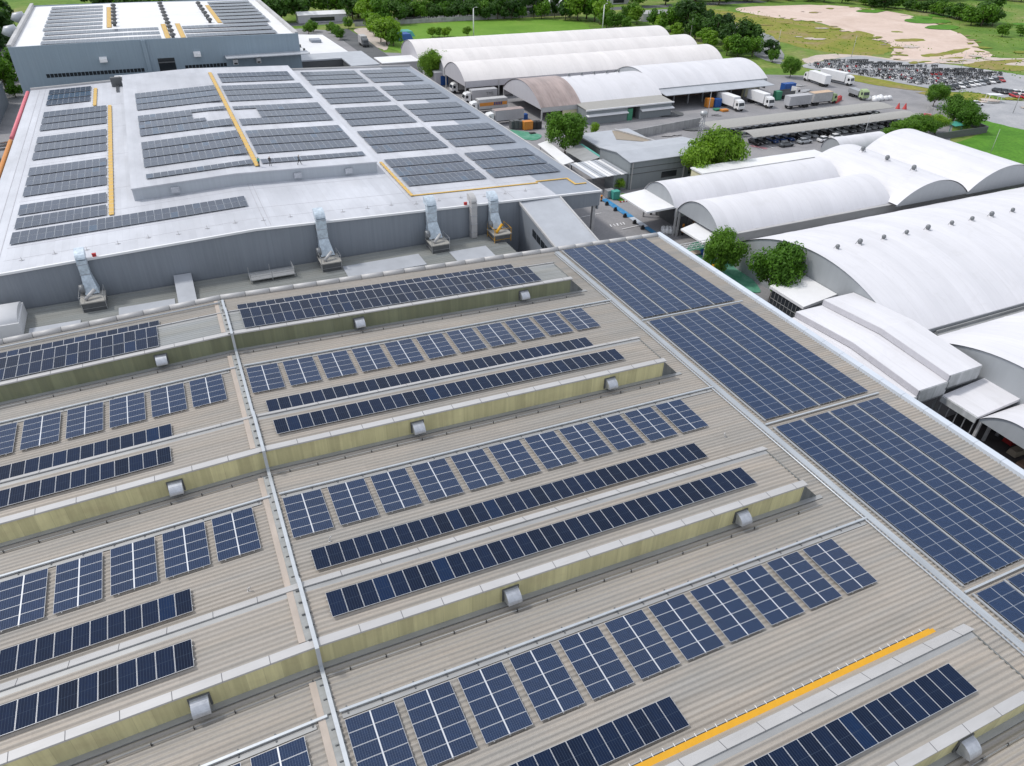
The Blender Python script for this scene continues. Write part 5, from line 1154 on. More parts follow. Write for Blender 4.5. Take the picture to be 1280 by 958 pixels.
# trucks
def truck(label, x, y, rz, L=7.6, box='white', cab='white', roofm=None, stripe=None, tractor=True, H=3.7, group=None, axles=2, name='box_truck', ribs=False, open_=False):
    """nose towards -y; L is the length of the load box"""
    t = thing(name, label, 'truck', (x, y, .02), (0, 0, rz), group)
    y0 = -L/2
    mb = MB()
    if not open_: mb.box(-1.22, 1.22, y0, L/2, 1.05, H)
    else:
        for s in (-1.22, 1.14): mb.box(s, s+.08, y0, L/2, 1.05, 2.3)
        mb.box(-1.14, 1.14, y0, L/2, 1.05, 1.2); mb.box(-1.22, 1.22, L/2-.08, L/2, 1.05, 2.3)
    if ribs:
        n = int(L/.8)
        for i in range(n): yy = y0+.3+i*.8; mb.box(-1.26, 1.26, yy, yy+.12, 1.1, H-.05)
    bx = mb.build('load_box', M[box], t)
    if roofm: mb = MB(); mb.box(-1.24, 1.24, y0, L/2, H, H+.05); mb.build('box_roof', M[roofm], bx)
    if stripe:
        mb = MB(); mb.box(-1.275, -1.262 if ribs else -1.222, y0+.3, L/2-.2, 1.9, 2.8); mb.box(1.225, 1.275, y0+.3, L/2-.2, 1.9, 2.8); mb.build('painted_band', M[stripe], bx)
    mb = MB(); mb.box(-.5, .5, y0-(2.0 if tractor else 0), L/2, .62, 1.04); mb.build('chassis', M['dark'], t)
    if tractor:
        yc = y0-.35
        mb = MB(); pr = [(yc, .75), (yc-1.95, .75), (yc-2.05, 1.5), (yc-1.75, 2.55), (yc-1.35, 2.95), (yc, 3.15)]
        i0 = len(mb.v); mb.v += [(-1.15, a, b_) for a, b_ in pr]+[(1.15, a, b_) for a, b_ in pr]; n = len(pr)
        mb.quadidx([i0+k for k in range(n)]); mb.quadidx([i0+n+k for k in range(n)][::-1])
        for k in range(n): mb.quadidx((i0+k, i0+n+k, i0+n+(k+1) % n, i0+(k+1) % n))
        cb = mb.build('cab', M['car_'+cab] if 'car_'+cab in M else M[cab], t)
        mb = MB(); mb.face([(-1.0, yc-2.05, 1.62), (1.0, yc-2.05, 1.62), (.95, yc-1.80, 2.48), (-.95, yc-1.80, 2.48)]); mb.build('windscreen', M['glass'], cb)
        for s in (-1.16, 1.155): mb = MB(); mb.box(s, s+.012, yc-1.6, yc-.8, 1.6, 2.4); mb.build('side_window', M['glass'], cb)
    ys = [L/2-1.1, L/2-2.2] if axles >= 2 else [L/2-1.4]
    if L > 9: ys += [L/2-3.3]
    if tractor: ys += [y0-1.5]
    else: ys += [y0+1.2]
    mb = MB(); mb.tube([(-.16, 0, 0), (.16, 0, 0)], .5, 12); wm = mb.mesh('truck_wheel', M['tyre'])
    for yy in ys:
        for s in (-1.02, 1.02): link('wheel', wm, t, (s, yy, .5))
    return t
GT = 'trucks in the yard'
truck('white box truck backed into the dock, left of two, nose towards the camera', 153.6, 178.2, .03, 7.4, group=GT)
truck('white box truck with dark green front edge backed into the dock, right of two', 164.9, 178.0, .03, 7.2, group=GT)
truck('grey ribbed container trailer standing behind the rear carport, left of two', 173.5, 170.3, -HP, 8.6, 'membgrey', tractor=False, ribs=True, group=GT, name='truck_trailer')
truck('container truck with orange roof and green cab, right of the grey trailer', 183.0, 170.9, HP, 7.6, 'cap', 'palegreen', 'peach', ribs=True, group=GT)
truck('dark open truck parked at the right end of the dock', 178.6, 181.0, HP, 5.6, 'darkgrey', 'white', open_=True, group=GT)
truck('white box truck at the lot edge, nose pointing away to the back', 203.0, 191.8, math.pi-.1, 8.6, group=GT)
truck('long white box truck at the lot edge, nose towards the camera', 210.8, 193.0, .2, 9.6, group=GT)
truck('tipper truck with pale green cab and raised grey bed in the open yard', 201.5, 174.0, -.15, 5.0, 'rail', 'palegreen', group=GT, H=2.4)
p = at(606, 128.5); t1_ = truck('white truck with grey box, topmost of three beside the rust brown vault', p.x, p.y+1.2, -HP, 8.2, 'membgrey', 'white', group=GT)
p = at(616.5, 140.5); t2_ = truck('white truck with orange and blue painted band, middle of three beside the brown vault', p.x, p.y+1.2, -HP, 9.0, 'cap', 'white', stripe='orange', group=GT)
p = at(637, 155); truck('grey ribbed box truck with brown roof, lowest of three beside the brown vault', p.x, p.y+1.2, -HP, 8.6, 'membgrey', 'white', 'membbrown', ribs=True, group=GT)
p = at(573, 117); truck('white truck standing inside the open end of the ivory vault', p.x+3, p.y+1, -HP, 5.5, 'cap', 'white', group=GT)
p = at(454, 57); truck('small grey truck driving on the access road behind the annex', p.x, p.y, 0, 4.6, 'cap', 'grey', group=GT)
def lettering(txt, size, parent, loc, rot, mat):
    cu = bpy.data.curves.new('lettering', 'FONT'); cu.body = txt; cu.size = size; cu.extrude = .01; cu.align_x = 'CENTER'
    o = bpy.data.objects.new('lettering', cu); COL.objects.link(o)
    me = bpy.data.meshes.new_from_object(o.evaluated_get(bpy.context.evaluated_depsgraph_get())); bpy.data.objects.remove(o)
    me.materials.clear(); me.materials.append(M[mat]); return link('lettering', me, parent, loc, rot)
for tr_, tx, sz_, y_, mt_ in ((t1_, 'TMS', 1.25, -1.6, 'darkgrey'),):
    bx = [c for c in tr_.children if c.name.startswith('load_box')][0]
    lettering(tx, sz_, bx, (1.24, 1.6, 2.1), (HP, 0, HP), mt_)
bx = [c for c in t2_.children if c.name.startswith('load_box')][0]
mb = MB()
for k in range(5): mb.hexa([(1.27, .1+k*.55, 1.95), (1.31, .1+k*.55, 1.95), (1.31, .5+k*.55, 2.0), (1.27, .5+k*.55, 2.0)], [(1.27, .2+k*.55, 2.75), (1.31, .2+k*.55, 2.75), (1.31, .6+k*.55, 2.8), (1.27, .6+k*.55, 2.8)])
mb.build('blue_lettering', M['car_blue'], bx)
# things standing about the yards
def crate(label, x, y, w_, d_, h_, mt, cat='crate', name='crate', rz=0, ribs=3, z0=0):
    t = MB()
    t.box(-w_/2, w_/2, -d_/2, d_/2, .12, h_)
    for k in range(ribs): u = -w_/2+w_*(k+.5)/ribs; t.box(u-.06, u+.06, -d_/2-.04, d_/2+.04, 0, h_+.03, 0)
    t.box(-w_/2-.03, w_/2+.03, -d_/2-.05, d_/2+.05, h_-.12, h_-.02, 0)
    o = t.build(name, M[mt], None, (x, y, z0+.02), (0, 0, rz)); return tag(o, label, cat)
def px_crate(label, px, py, *a, **k): p = at(px, py); return crate(label, p.x, p.y, *a, **k)
px_crate('bright orange crate on the green yard floor', 659, 162, 2.6, 1.6, 2.2, 'orange')
for i, (px, py) in enumerate(((641, 161), (645.5, 161.3), (650, 161.2))): px_crate(f"stack of dark crates left of the orange crate, {['left', 'middle', 'right'][i]} one", px, py, 1.5, 1.6, 2.1+.2*(i % 2), 'darkgrey', ribs=4)
for i, (px, py) in enumerate(((668, 161), (672.5, 160.8))): px_crate(f"stack of black crates right of the orange crate, {['nearer', 'farther'][i]} one", px, py, 1.4, 1.6, 1.9, 'dark', ribs=4)
px_crate('small dark pallet lying on the green yard floor', 665.5, 167.5, 1.6, 1.0, .3, 'dark', 'pallet', 'pallet')
px_crate('small blue bin at the mouth of the brown vault', 656, 149, 1.3, 1.2, 1.4, 'blue', 'bin', 'bin')
px_crate('tall orange rack left of the first dock truck', 885.5, 134.2, 2.2, 1.6, 2.6, 'orange', 'rack', 'rack')
px_crate('tall blue bin stack left of the first dock truck', 895, 133.8, 2.2, 1.8, 2.4, 'blue', 'bin', 'bin')
px_crate('green pallet in front of the blue bins', 896, 138.3, 2.0, 1.5, .5, 'green', 'pallet', 'pallet')
px_crate('tan pallet beside the first dock truck', 905, 139.5, 2.2, 1.4, .6, 'orange', 'pallet', 'pallet')
px_crate('green container bin beside the second dock truck', 970.5, 125, 2.0, 1.8, 2.6, 'green', 'bin', 'bin')
px_crate('blue tarpaulin wall box at the right end of the dock', 983, 118, 4.6, 2.0, 3.4, 'blue', 'container', 'container')
p = at(1046, 127); mb = MB(); mb.hexa([(-3, -.7, 0), (3, -.7, 0), (3, .7, 0), (-3, .7, 0)], [(-3, -.5, 1.2), (3, -.5, 1.2), (3, .5, 1.2), (-3, .5, 1.2)]); mb.box(-3.05, 3.05, -.1, .1, 1.2, 1.35)
o = mb.build('barrier', M['red'], None, (p.x, p.y, .02), (0, 0, .5)); tag(o, 'long red barrier box beyond the rear carport', 'barrier')
for i in range(9):   # white bags and sheets by the carport end
    x, y = 202.5+(i % 5)*1.7+R.uniform(-.3, .3), 167.3+(i//5)*2.0+R.uniform(-.4, .4)
    mb = MB(); mb.tube([(0, 0, 0), (0, 0, .45), (.05, 0, 1.0), (0, .05, 1.35)], [.75, .9, .8, .2], 9)
    o = mb.build('bulk_bag', M['white'], None, (x, y, .02), (0, 0, i)); tag(o, 'white bulk bag in the heap beyond the rear carport end', 'bag', 'white bulk bags beyond the carport')
for i, (px, py) in enumerate(((1122, 136), (1130.5, 136.5))):
    p = at(px, py); mb = MB(); mb.tube([(0, 0, 0), (0, 0, .1), (0, 0, 1.5), (0, 0, 1.7)], [.75, .62, .16, .06], 10); o = mb.build('traffic_cone', M['red'], None, (p.x, p.y, .02)); tag(o, f"large red cone on the road beside the carport, {'left' if i == 0 else 'right'} one", 'cone')
for i, (px, py) in enumerate(((1158, 147), (1162.5, 149.5), (1167, 152))):
    p = at(px, py); mb = MB(); mb.box(-1, 1, -.3, .3, 0, .9); mb.box(-1, 1, -.2, .2, .9, 1.05); o = mb.build('road_barrier', M['pink'], None, (p.x, p.y, .02), (0, 0, -.9)); tag(o, f"pink road barrier near the white slanting wall, {ORD[i]} from the back", 'barrier')
p = at(1200, 128); mb = MB(); mb.box(-2.2, 2.2, -1.1, 1.1, 2.3, 2.45)
for x in (-2, 2):
    for y in (-.9, .9): mb.box(x-.06, x+.06, y-.06, y+.06, 0, 2.3)
p = at(1240, 128); o = mb.build('small_shelter', M['white'], None, (p.x, p.y, .02), (0, 0, -.4)); tag(o, 'small white shelter roof on posts near the right edge', 'shelter')
p = at(1204, 168); mb = MB(); mb.hexa([(-2.6, -1.4, 2.0), (2.6, -1.4, 2.0), (2.6, 1.4, 2.3), (-2.6, 1.4, 2.3)], [(-2.6, -1.4, 2.12), (2.6, -1.4, 2.12), (2.6, 1.4, 2.42), (-2.6, 1.4, 2.42)])
for x in (-2.4, 2.4): mb.box(x-.06, x+.06, -.06, .06, 0, 2.1)
o = mb.build('small_shelter', M['teal'], None, (197.5, 134, .02)); tag(o, 'small green shelter roof inside the dark low wall', 'shelter')
# posts, bollards, bags along the lane between the buildings
def bollard(label, px, py, h=1.2, x=None):
    p = at(px, py); mb = MB(); n = 4
    for k in range(n): mb.tube([(0, 0, h*k/n), (0, 0, h*(k+1)/n)], .22, 10, k % 2, True)
    o = mb.build('bollard', [M['dark'], M['orange']], None, (p.x, p.y, .02)); tag(o, label, 'bollard', 'striped bollards along the lane')
bollard('black and orange striped drum bollard at the corner of the white-roofed factory', 751.5, 252, 1.3)
bollard('black and orange striped bollard under the narrow vault porch', 813.5, 268.5, 2.0)
bollard('black and orange striped bollard beside the vault posts, behind the white bags', 852.5, 294, 2.2)
for i, (px, py) in enumerate(((758.5, 257), (769, 264), (781, 272), (793, 280), (803, 287))):
    p = at(px, py); mb = MB(); mb.box(-.35, .35, -.2, .2, 0, .5); mb.box(-.25, .25, -.1, .1, .5, .8); o = mb.build('lane_block', M['dark'], None, (p.x, p.y, .02)); tag(o, f"black block beside the blue lane, {ORD[i]} from the far end", 'block', 'black blocks along the blue lane')
for i in range(8):
    p = at(829+4.4*(i % 4)+R.uniform(-.4, .4), 293-(i//4)*3.5); mb = MB(); mb.tube([(0, 0, 0), (0, 0, .4), (0, 0, .9), (.05, 0, 1.15)], [.42, .5, .46, .12], 9)
    o = mb.build('white_sack', M['white'], None, (p.x, p.y, .02)); tag(o, 'white sack in the cluster beside the narrow vaulted shed', 'sack', 'white sacks beside the narrow shed')
for i in range(12):
    p = at(772+5.0*(i//1), 254.5) if False else Vector((81.4+i*.36, 122.3-.02*i, 0)); mb = MB(); mb.box(-.17, .17, -.12, .12, 0, .22, i % 2); o = mb.build('kerb_stone', [M['red'], M['white']], None, (p.x, p.y, .02)); tag(o, f"{'red' if i % 2 == 0 else 'white'} painted kerb stone edging the small grass patch", 'kerb stone', f"{'red' if i % 2 == 0 else 'white'} kerb stones by the grass patch")
px_crate('small green gas cage beside the grass patch', 768.5, 249, 1.6, 1.2, 1.8, 'teal', 'cage', 'gas_cage')
px_crate('grey machine box left of the green gas cage', 761.5, 247, 1.8, 1.4, 1.7, 'rail', 'machine', 'machine_box')
px_crate('blue plastic tray stack under the pipe bridge', 882, 319, 1.6, 1.2, 1.0, 'blue', 'tray', 'tray_stack')
px_crate('pinkish pallet under the pipe bridge', 868, 318, 2.2, 1.4, .4, 'beige', 'pallet', 'pallet')
px_crate('yellow cart beside the parapet below the first round tree', 896, 336, 2.0, 1.1, .7, 'amber', 'cart', 'cart')
tb = thing('pipe_bridge', 'white lattice pipe bridge between the parapet and the first round tree', 'pipe bridge', (76, 90.6, 0))
mb = MB(); xs = [-8+i*1.0 for i in range(17)]
for z in (4.0, 4.8):
    for y in (-.4, .4): mb.tube([(-8, y, z), (8, y, z)], .06, 5)
for a, b_ in zip(xs, xs[1:]):
    for y in (-.4, .4): mb.tube([(a, y, 4.0), ((a+b_)/2, y, 4.8), (b_, y, 4.0)], .04, 4)
mb.build('lattice', M['white'], tb)
for x in (-7.4, 2.5): mb = MB(); mb.tube([(x, 0, 0), (x, 0, 4.0)], .14, 8); mb.build('post', M['cap'], tb)
lat = thing('lattice_mast', 'grey lattice mast with a round tank on top behind the bright tree', 'mast', (122.5, 150.5, 0))
mb = MB()
for x in (-.45, .45):
    for y in (-.45, .45): mb.tube([(x, y, 0), (x*.75, y*.75, 7.0)], .09, 5)
for k in range(7):
    for (a, b_) in (((-.45, -.45), (.45, -.45)), ((.45, -.45), (.45, .45)), ((-.45, .45), (-.45, -.45))): mb.tube([(*a, k), (*b_, k+1)], .06, 4)
mb.build('lattice', M['rail'], lat)
mb = MB(); mb.tube([(0, 0, 6.9), (0, 0, 7.1), (0, 0, 7.6), (0, 0, 8.1), (0, 0, 8.3)], [.3, .75, .95, .75, .2], 14); mb.build('tank', M['rail'], lat)
def pole(label, px, py, h, r_=.10, mt='cap', arm=None, name='lamp_post', cat='lamp post'):
    p = at(px, py); t = thing(name, label, cat, (p.x, p.y, 0))
    mb = MB(); mb.tube([(0, 0, 0), (0, 0, h)], [r_, r_*.6], 6); mb.build('pole', M[mt], t)
    if arm: mb = MB(); mb.tube([(0, 0, h), (arm*.5, 0, h+.35), (arm, 0, h+.4)], .05, 5); mb.box(arm-.1*0-.1, arm+.7*(1 if arm > 0 else -1) if arm > 0 else arm+.1, -.12, .12, h+.35, h+.47) if arm > 0 else mb.box(arm-.7, arm+.1, -.12, .12, h+.35, h+.47); mb.build('arm', M[mt], t)
    return t
pole('tall white floodlight pole at the near edge of the lawn', 592, 47, 11, .3, 'white', 1.0)
pole('white floodlight pole right of the lawn', 753, 37, 10, .3, 'white', 1.0)
pole('thin lamp post with pale arm beside the small white vault', 1077, 181, 7.5, .1, 'rail', 1.8)
pole('lamp post with arm over the dock road', 884, 147, 7, .1, 'cap', -2)
pole('thin pole between the two dark tree clumps', 862, 52, 9, .1, 'cap')
pole('thin pole beside the right dark tree clump', 913, 66, 11, .12, 'cap')
pole('white pole beside the motorcycle lot', 1064, 72, 8, .1, 'cap')
pole('pale pole at the near edge of the car lot', 1266, 142, 9, .12, 'cap')
pole('thin leaning pole in the lush green field', 1236, 197, 7, .08, 'cap')
pole('thin pole left of the sandy field', 969, 72, 10, .1, 'cap')
pole('thin pole in the grass beside the moto lot back', 1201, 86, 6, .1, 'cap')
for i, px in enumerate((367, 411, 433, 455, 516, 580, 648, 658)): pole(f"thin power pole by the back road, {ORD[i]} from the left", px, 18, 11, .12, 'cap', name='power_pole', cat='power pole')
# far buildings between the trees
def hut(label, px, py, w_, d_, h_, roof, wall='gablewarm', rz=0):
    p = at(px, py); t = thing('small_building', label, 'building', (p.x, p.y, 0), (0, 0, rz))
    mb = MB(); mb.box(-w_/2+.2, w_/2-.2, -d_/2+.2, d_/2-.2, 0, h_); mb.build('wall', M[wall], t)
    mb = MB(); mb.hexa([(-w_/2, -d_/2, h_), (w_/2, -d_/2, h_), (w_/2, d_/2, h_), (-w_/2, d_/2, h_)], [(-w_/2, -.1, h_+1.2), (w_/2, -.1, h_+1.2), (w_/2, .1, h_+1.2), (-w_/2, .1, h_+1.2)]); mb.build('roof', M[roof], t)
    mb = MB(); mb.box(-w_/4, w_/4, -d_/2+.12, -d_/2+.2, .6, 2.2); mb.build('window', M['glass'], t)
hut('long white gate canopy building at the end of the access road', 402, 27, 22, 6, 3.2, 'white')
hut('white flat house behind the lawn trees, left', 512, 22, 9, 7, 3.4, 'white')
hut('long white shed roof behind the lawn, right of its middle', 672, 14, 34, 5, 3.6, 'white')
hut('small house with red roof behind the lawn trees', 703, 8, 9, 7, 4, 'red')
hut('white shed among the bushes left of the gravel track', 809, 26, 9, 6, 3.4, 'cap')
hut('pale house near the top edge behind the trees', 768, 4, 14, 9, 5, 'membwarm')
hut('orange roofed house near the top edge', 496, 2, 10, 8, 5, 'orange')
for i in range(26):
    p = at(380+i*3.0+R.uniform(-.5, .5), 21.5+R.uniform(-1.5, 1.5)); o = link('motorcycle', R.choice(MM[1:4]), None, (p.x, p.y, .03), (0, 0, R.uniform(-.4, .4)), (1.25,)*3); tag(o, 'small motorcycle parked in the row by the gate canopy', 'motorcycle', 'motorcycles by the gate canopy')
mb = MB(); mb.hexa([(-4, -3, .1), (4, -3, .1), (4, 3, .1), (-4, 3, .1)], [(-3, -2, 2.4), (3, -2, 2.4), (2.4, 2, 2.6), (-2.4, 2, 2.6)]); p = at(503, 50); o = mb.build('tarpaulin', [M['blue']], None, (p.x, p.y, 0)); tag(o, 'blue tarpaulin heap at the left end of the lawn', 'tarpaulin')
mb = MB(); mb.hexa([(-3, -3, .1), (3, -3, .1), (3, 3, .1), (-3, 3, .1)], [(-2, -2, 2.0), (2, -2, 2.0), (1.4, 2, 2.2), (-1.4, 2, 2.2)]); p = at(508, 45); o = mb.build('tarpaulin', [M['teal']], None, (p.x, p.y, 0)); tag(o, 'faded green tarpaulin heap beside the blue one at the lawn', 'tarpaulin')

# ================================================================== TREES
def crown_mesh(name, mat, seed, nb, nl, leaf, rx, rz, zc, ragged=.5):
    rr = random.Random(seed); mb = MB(); bl = []
    for i in range(nb):
        a = rr.uniform(0, 6.283); q = math.sqrt(rr.random())*.78; zz = rr.uniform(-.75, .8)
        k = math.sqrt(max(.1, 1-zz*zz)); bl.append((q*rx*k*math.cos(a), q*rx*k*math.sin(a), zc+zz*rz*.75, rx*rr.uniform(.24, .46)))
    for i in range(nl):
        bx, by, bz, br = rr.choice(bl)
        while True:
            d = Vector((rr.gauss(0, 1), rr.gauss(0, 1), rr.gauss(0, 1)))
            if d.length > .1: break
        d.normalize(); rad_ = br*(rr.random()**.33)*(1+ragged*.3*rr.random())
        c = Vector((bx, by, bz))+Vector((d.x, d.y, d.z*.85))*rad_
        n_ = (d+Vector((rr.uniform(-.7, .7), rr.uniform(-.7, .7), rr.uniform(-.2, .9)))).normalized()
        u = n_.orthogonal().normalized(); w_ = n_.cross(u); an = rr.uniform(0, 6.283); u, w_ = u*math.cos(an)+w_*math.sin(an), w_*math.cos(an)-u*math.sin(an)
        s = leaf*rr.uniform(.6, 1.35)
        mb.face([c-u*s, c-w_*s*.55+n_*s*.12, c+u*s, c+w_*s*.55+n_*s*.12])
    return mb.mesh(name, mat)
def trunk_mesh(name, seed, h, r_, rx, rz, zc):
    rr = random.Random(seed); mb = MB(); mb.tube([(0, 0, 0), (.06*h*rr.uniform(-1, 1), .05*h*rr.uniform(-1, 1), h*.5), (0, 0, h)], [r_, r_*.75, r_*.55], 7)
    for k in range(6):
        a = k*1.05+rr.uniform(-.3, .3); e = rx*rr.uniform(.45, .75)
        mb.tube([(0, 0, h*rr.uniform(.75, 1)), (e*.5*math.cos(a), e*.5*math.sin(a), h+(zc-h)*.6), (e*math.cos(a), e*math.sin(a), zc+rz*rr.uniform(.0, .4))], [r_*.45, r_*.3, r_*.12], 5)
    return mb.mesh(name, M['bark'])
TV = {}
M['leafdeep'] = leaf_mat('deep_green_leaves', (0.030, 0.08, 0.015), (0.065, 0.15, 0.025))
def tree_kind(key, mat, seed, nb, nl, leaf, rx, rz, zc, th, tr):
    TV[key] = (crown_mesh('crown_'+key, M[mat], seed, nb, nl, leaf, rx, rz, zc), trunk_mesh('trunk_'+key, seed, th, tr, rx, rz, zc))
# unit kinds: about 10 m wide and 9 m high
tree_kind('near_a', 'leafmid', 1, 26, 9000, .26, 5.0, 4.2, 5.2, 2.2, .22)
tree_kind('near_b', 'leafbright', 2, 24, 9000, .25, 5.0, 4.2, 5.2, 2.2, .22)
tree_kind('near_c', 'leafmid', 3, 30, 9000, .27, 5.0, 4.0, 5.0, 2.0, .25)
tree_kind('loose', 'leafbright', 4, 16, 4200, .26, 5.0, 4.4, 5.4, 2.4, .22)
for k, (mt, sd) in enumerate((('leafdark', 11), ('leafdeep', 12), ('leafmid', 13), ('leafdeep', 14), ('leafbright', 15))):
    tree_kind(f'far_{k}', mt, sd, 16, 1500, .55, 5.0, 4.4, 5.2, 2.2, .3)
def tree(kind, x, y, s, label, group=None, rz=None, sz=1.0, name='tree', z=0):
    t = thing(name, label, 'tree', (x, y, z), (0, 0, R.uniform(0, 6.28) if rz is None else rz), group); t.scale = (s, s, s*sz)
    cr, tk = TV[kind]; link('crown', cr, t); link('trunk', tk, t); return t
tree('near_a', 79.0, 86.2, .74, 'round dark green tree behind the parapet, beside the pipe bridge', sz=1.25)
tree('near_a', 80.0, 75.0, .88, 'round fresh green tree behind the parapet, in front of the widest vault gable', sz=1.35)
p = at(706, 192); tree('near_a', p.x, p.y, 1.15, 'broad green tree at the right eave of the white-roofed factory, by the green awning', sz=.98)
tree('near_b', 107.4, 124.2, 1.12, 'bright green tree between grey hall and car park, right and fuller of two', sz=1.25)
tree('loose', 101.0, 124.4, 1.1, 'thin-leaved light green tree left of the fuller bright tree', sz=1.0)
p = at(546, 104); tree('near_b', p.x, p.y, 1.15, 'bright green tree at the left foot of the ivory vaults')
p = at(743, 172); tree('loose', p.x, p.y, .34, 'small slim tree beside the lean-to wall', sz=1.2)
p = at(764, 240); tree('loose', p.x+2, p.y, .30, 'small yellowish shrub tree at the grey hall corner')
for k, (px, py, s, lab) in enumerate(((1166, 134, .75, 'left and farthest'), (1189, 157, .95, 'middle and tallest'), (1207, 165, .78, 'right and lowest'))):
    p = at(px, py); tree('near_c' if k == 1 else 'near_a', p.x, p.y, s, f"dark green tree by the white slanting wall, {lab} of three")
for k, (px, py, s) in enumerate(((1113, 180, .6), (1128, 177, .8), (1140, 172, .85), (1152, 172, .8), (1168, 168, .75))):
    p = at(px, py); tree(['near_c', 'near_a', 'near_c', 'near_a', 'near_b'][k], p.x, p.y, s, f"bushy tree behind the broad cross vault, {ORD[k]} from the left", sz=.8)
p = at(987, 97); tree('near_a', p.x, p.y, .75, 'lone green tree behind the dock vault near the motorcycle lot')
# clump between ivory vaults and gravel track
for k, (px, py, s, kd) in enumerate(((838, 40, 1.2, 2), (850, 37, 1.4, 1), (862, 44, 1.5, 0), (873, 41, 1.3, 3), (868, 50, 1.2, 3), (893, 55, 1.3, 1), (903, 53, 1.2, 0), (880, 58, .8, 4), (888, 62, .8, 4), (917, 66, 1.2, 0), (930, 64, 1.35, 3), (922, 72, .9, 2), (908, 70, .8, 4), (940, 71, .8, 2), (828, 38, .8, 4), (817, 33, .8, 2), (962, 72, .7, 0), (965, 78, .5, 2), (846, 48, .7, 4))):
    p = at(px, py); tree(f'far_{kd}', p.x, p.y, s, f"{['dark green', 'dark green', 'mid green', 'dark green', 'bright green'][kd]} tree in the clump beside the gravel track, {ORD[k] if k < 12 else 'low one near its edge'}{'' if k < 12 else ''}", 'trees beside the gravel track' if k >= 12 else None)
# lawn edge and access road
GL = 'trees round the lawn'
for px, py, s, kd in ((448, 22, 1.5, 4), (456, 30, 1.1, 4), (470, 27, 1.4, 4), (478, 31, 1.2, 2), (462, 40, .9, 4), (470, 46, 1.0, 4), (476, 53, 1.0, 4), (484, 57, 1.1, 4), (492, 58, .8, 2), (488, 47, .9, 4), (498, 30, 1.2, 1)):
    p = at(px, py); tree(f'far_{kd}', p.x, p.y, s, 'bright green tree in the strip between access road and lawn', 'trees between access road and lawn')
for i in range(22):
    px = 508+i*9.4+R.uniform(-1.5, 1.5)
    if 640 < px < 705 and i % 3: continue
    p = at(px, 24.5+R.uniform(-1, 1)); tree(f'far_{R.choice([0, 1, 3, 2])}', p.x, p.y, R.uniform(.75, 1.05), 'dark green tree in the row along the far side of the lawn', GL)
for px, py in ((653, 23.5), (667, 22.7), (680, 22.2), (693, 21.9)):
    p = at(px, py); tree('far_0', p.x, p.y, .62, 'slim upright dark tree behind the right half of the lawn', 'slim trees behind the lawn', sz=1.9)
for px, py, s, kd in ((722, 26, 1.3, 4), (733, 24, 1.5, 2), (743, 27, 1.4, 2), (750, 31, 1.2, 4), (758, 36, .8, 2), (768, 36, .8, 2), (776, 34, .7, 3), (712, 22, 1.1, 3), (788, 28, 1.0, 2), (796, 31, .9, 4), (783, 38, .6, 2)):
    p = at(px, py); tree(f'far_{kd}', p.x, p.y, s, 'bushy green tree in the group at the right end of the lawn', 'trees at the right end of the lawn')
for px, py in ((541, 47), (549, 47), (556, 48), (560, 46.5), (585, 46)): p = at(px, py); tree('far_4', p.x, p.y, .45, 'yellowish bush at the near edge of the lawn behind the vault', 'bushes at the near lawn edge', name='bush')
for px, py in ((415, 42), (420, 46), (425, 50), (392, 40), (386, 43), (436, 36)): p = at(px, py); tree('far_2', p.x, p.y, .5, 'low green bush beside the white annex', 'bushes beside the white annex', name='bush')
for px, py, s in ((352, 10, 1.2), (362, 16, 1.0), (345, 6, 1.3), (378, 20, .6)): p = at(px, py); tree('far_0', p.x, p.y, s, 'dark tree right behind the blue-grey factory', 'dark trees behind the blue-grey factory')
# low scrub over the rough fields: nobody could count the tufts
rs_ = random.Random(77); mb = MB()
for k in range(1500):
    q = rs_.random()
    if q < .5: x, y = rs_.uniform(335, 470), rs_.uniform(140, 330)
    elif q < .75: x, y = rs_.uniform(248, 300), rs_.uniform(225, 345)
    elif q < .80: x, y = rs_.uniform(230, 246), rs_.uniform(155, 170)
    else: x, y = rs_.uniform(282, 335), rs_.uniform(150, 215)
    if q < .5 and inside(x, y, [(300, 350), (343, 348), (366, 334), (374, 301), (360, 269), (338, 234), (312, 207), (264, 206), (297, 250), (303, 298)]): continue
    if inside(x, y, [(204, 128), (212, 141), (226, 152), (262, 138), (262, 112), (232, 112), (219, 127)]): continue
    s_ = rs_.uniform(.12, .42)
    for j in range(5):
        a = rs_.uniform(0, 6.28); t_ = rs_.uniform(.2, .7); c = Vector((x+rs_.uniform(-.6, .6)*s_, y+rs_.uniform(-.6, .6)*s_, 0.02)); u = Vector((math.cos(a), math.sin(a), 0))*s_*.5
        mb.face([c-u, c+u, c+u*.6+Vector((t_*.3, t_*.2, s_*.9)), c-u*.5+Vector((-t_*.2, t_*.3, s_*.8))], 0 if rs_.random() < .6 else 1)
o = mb.build('scrub', [M['leafbright'], M['leafbright']]); tag(o, 'low green scrub and weeds growing over the rough fields', 'scrub', kind='stuff')
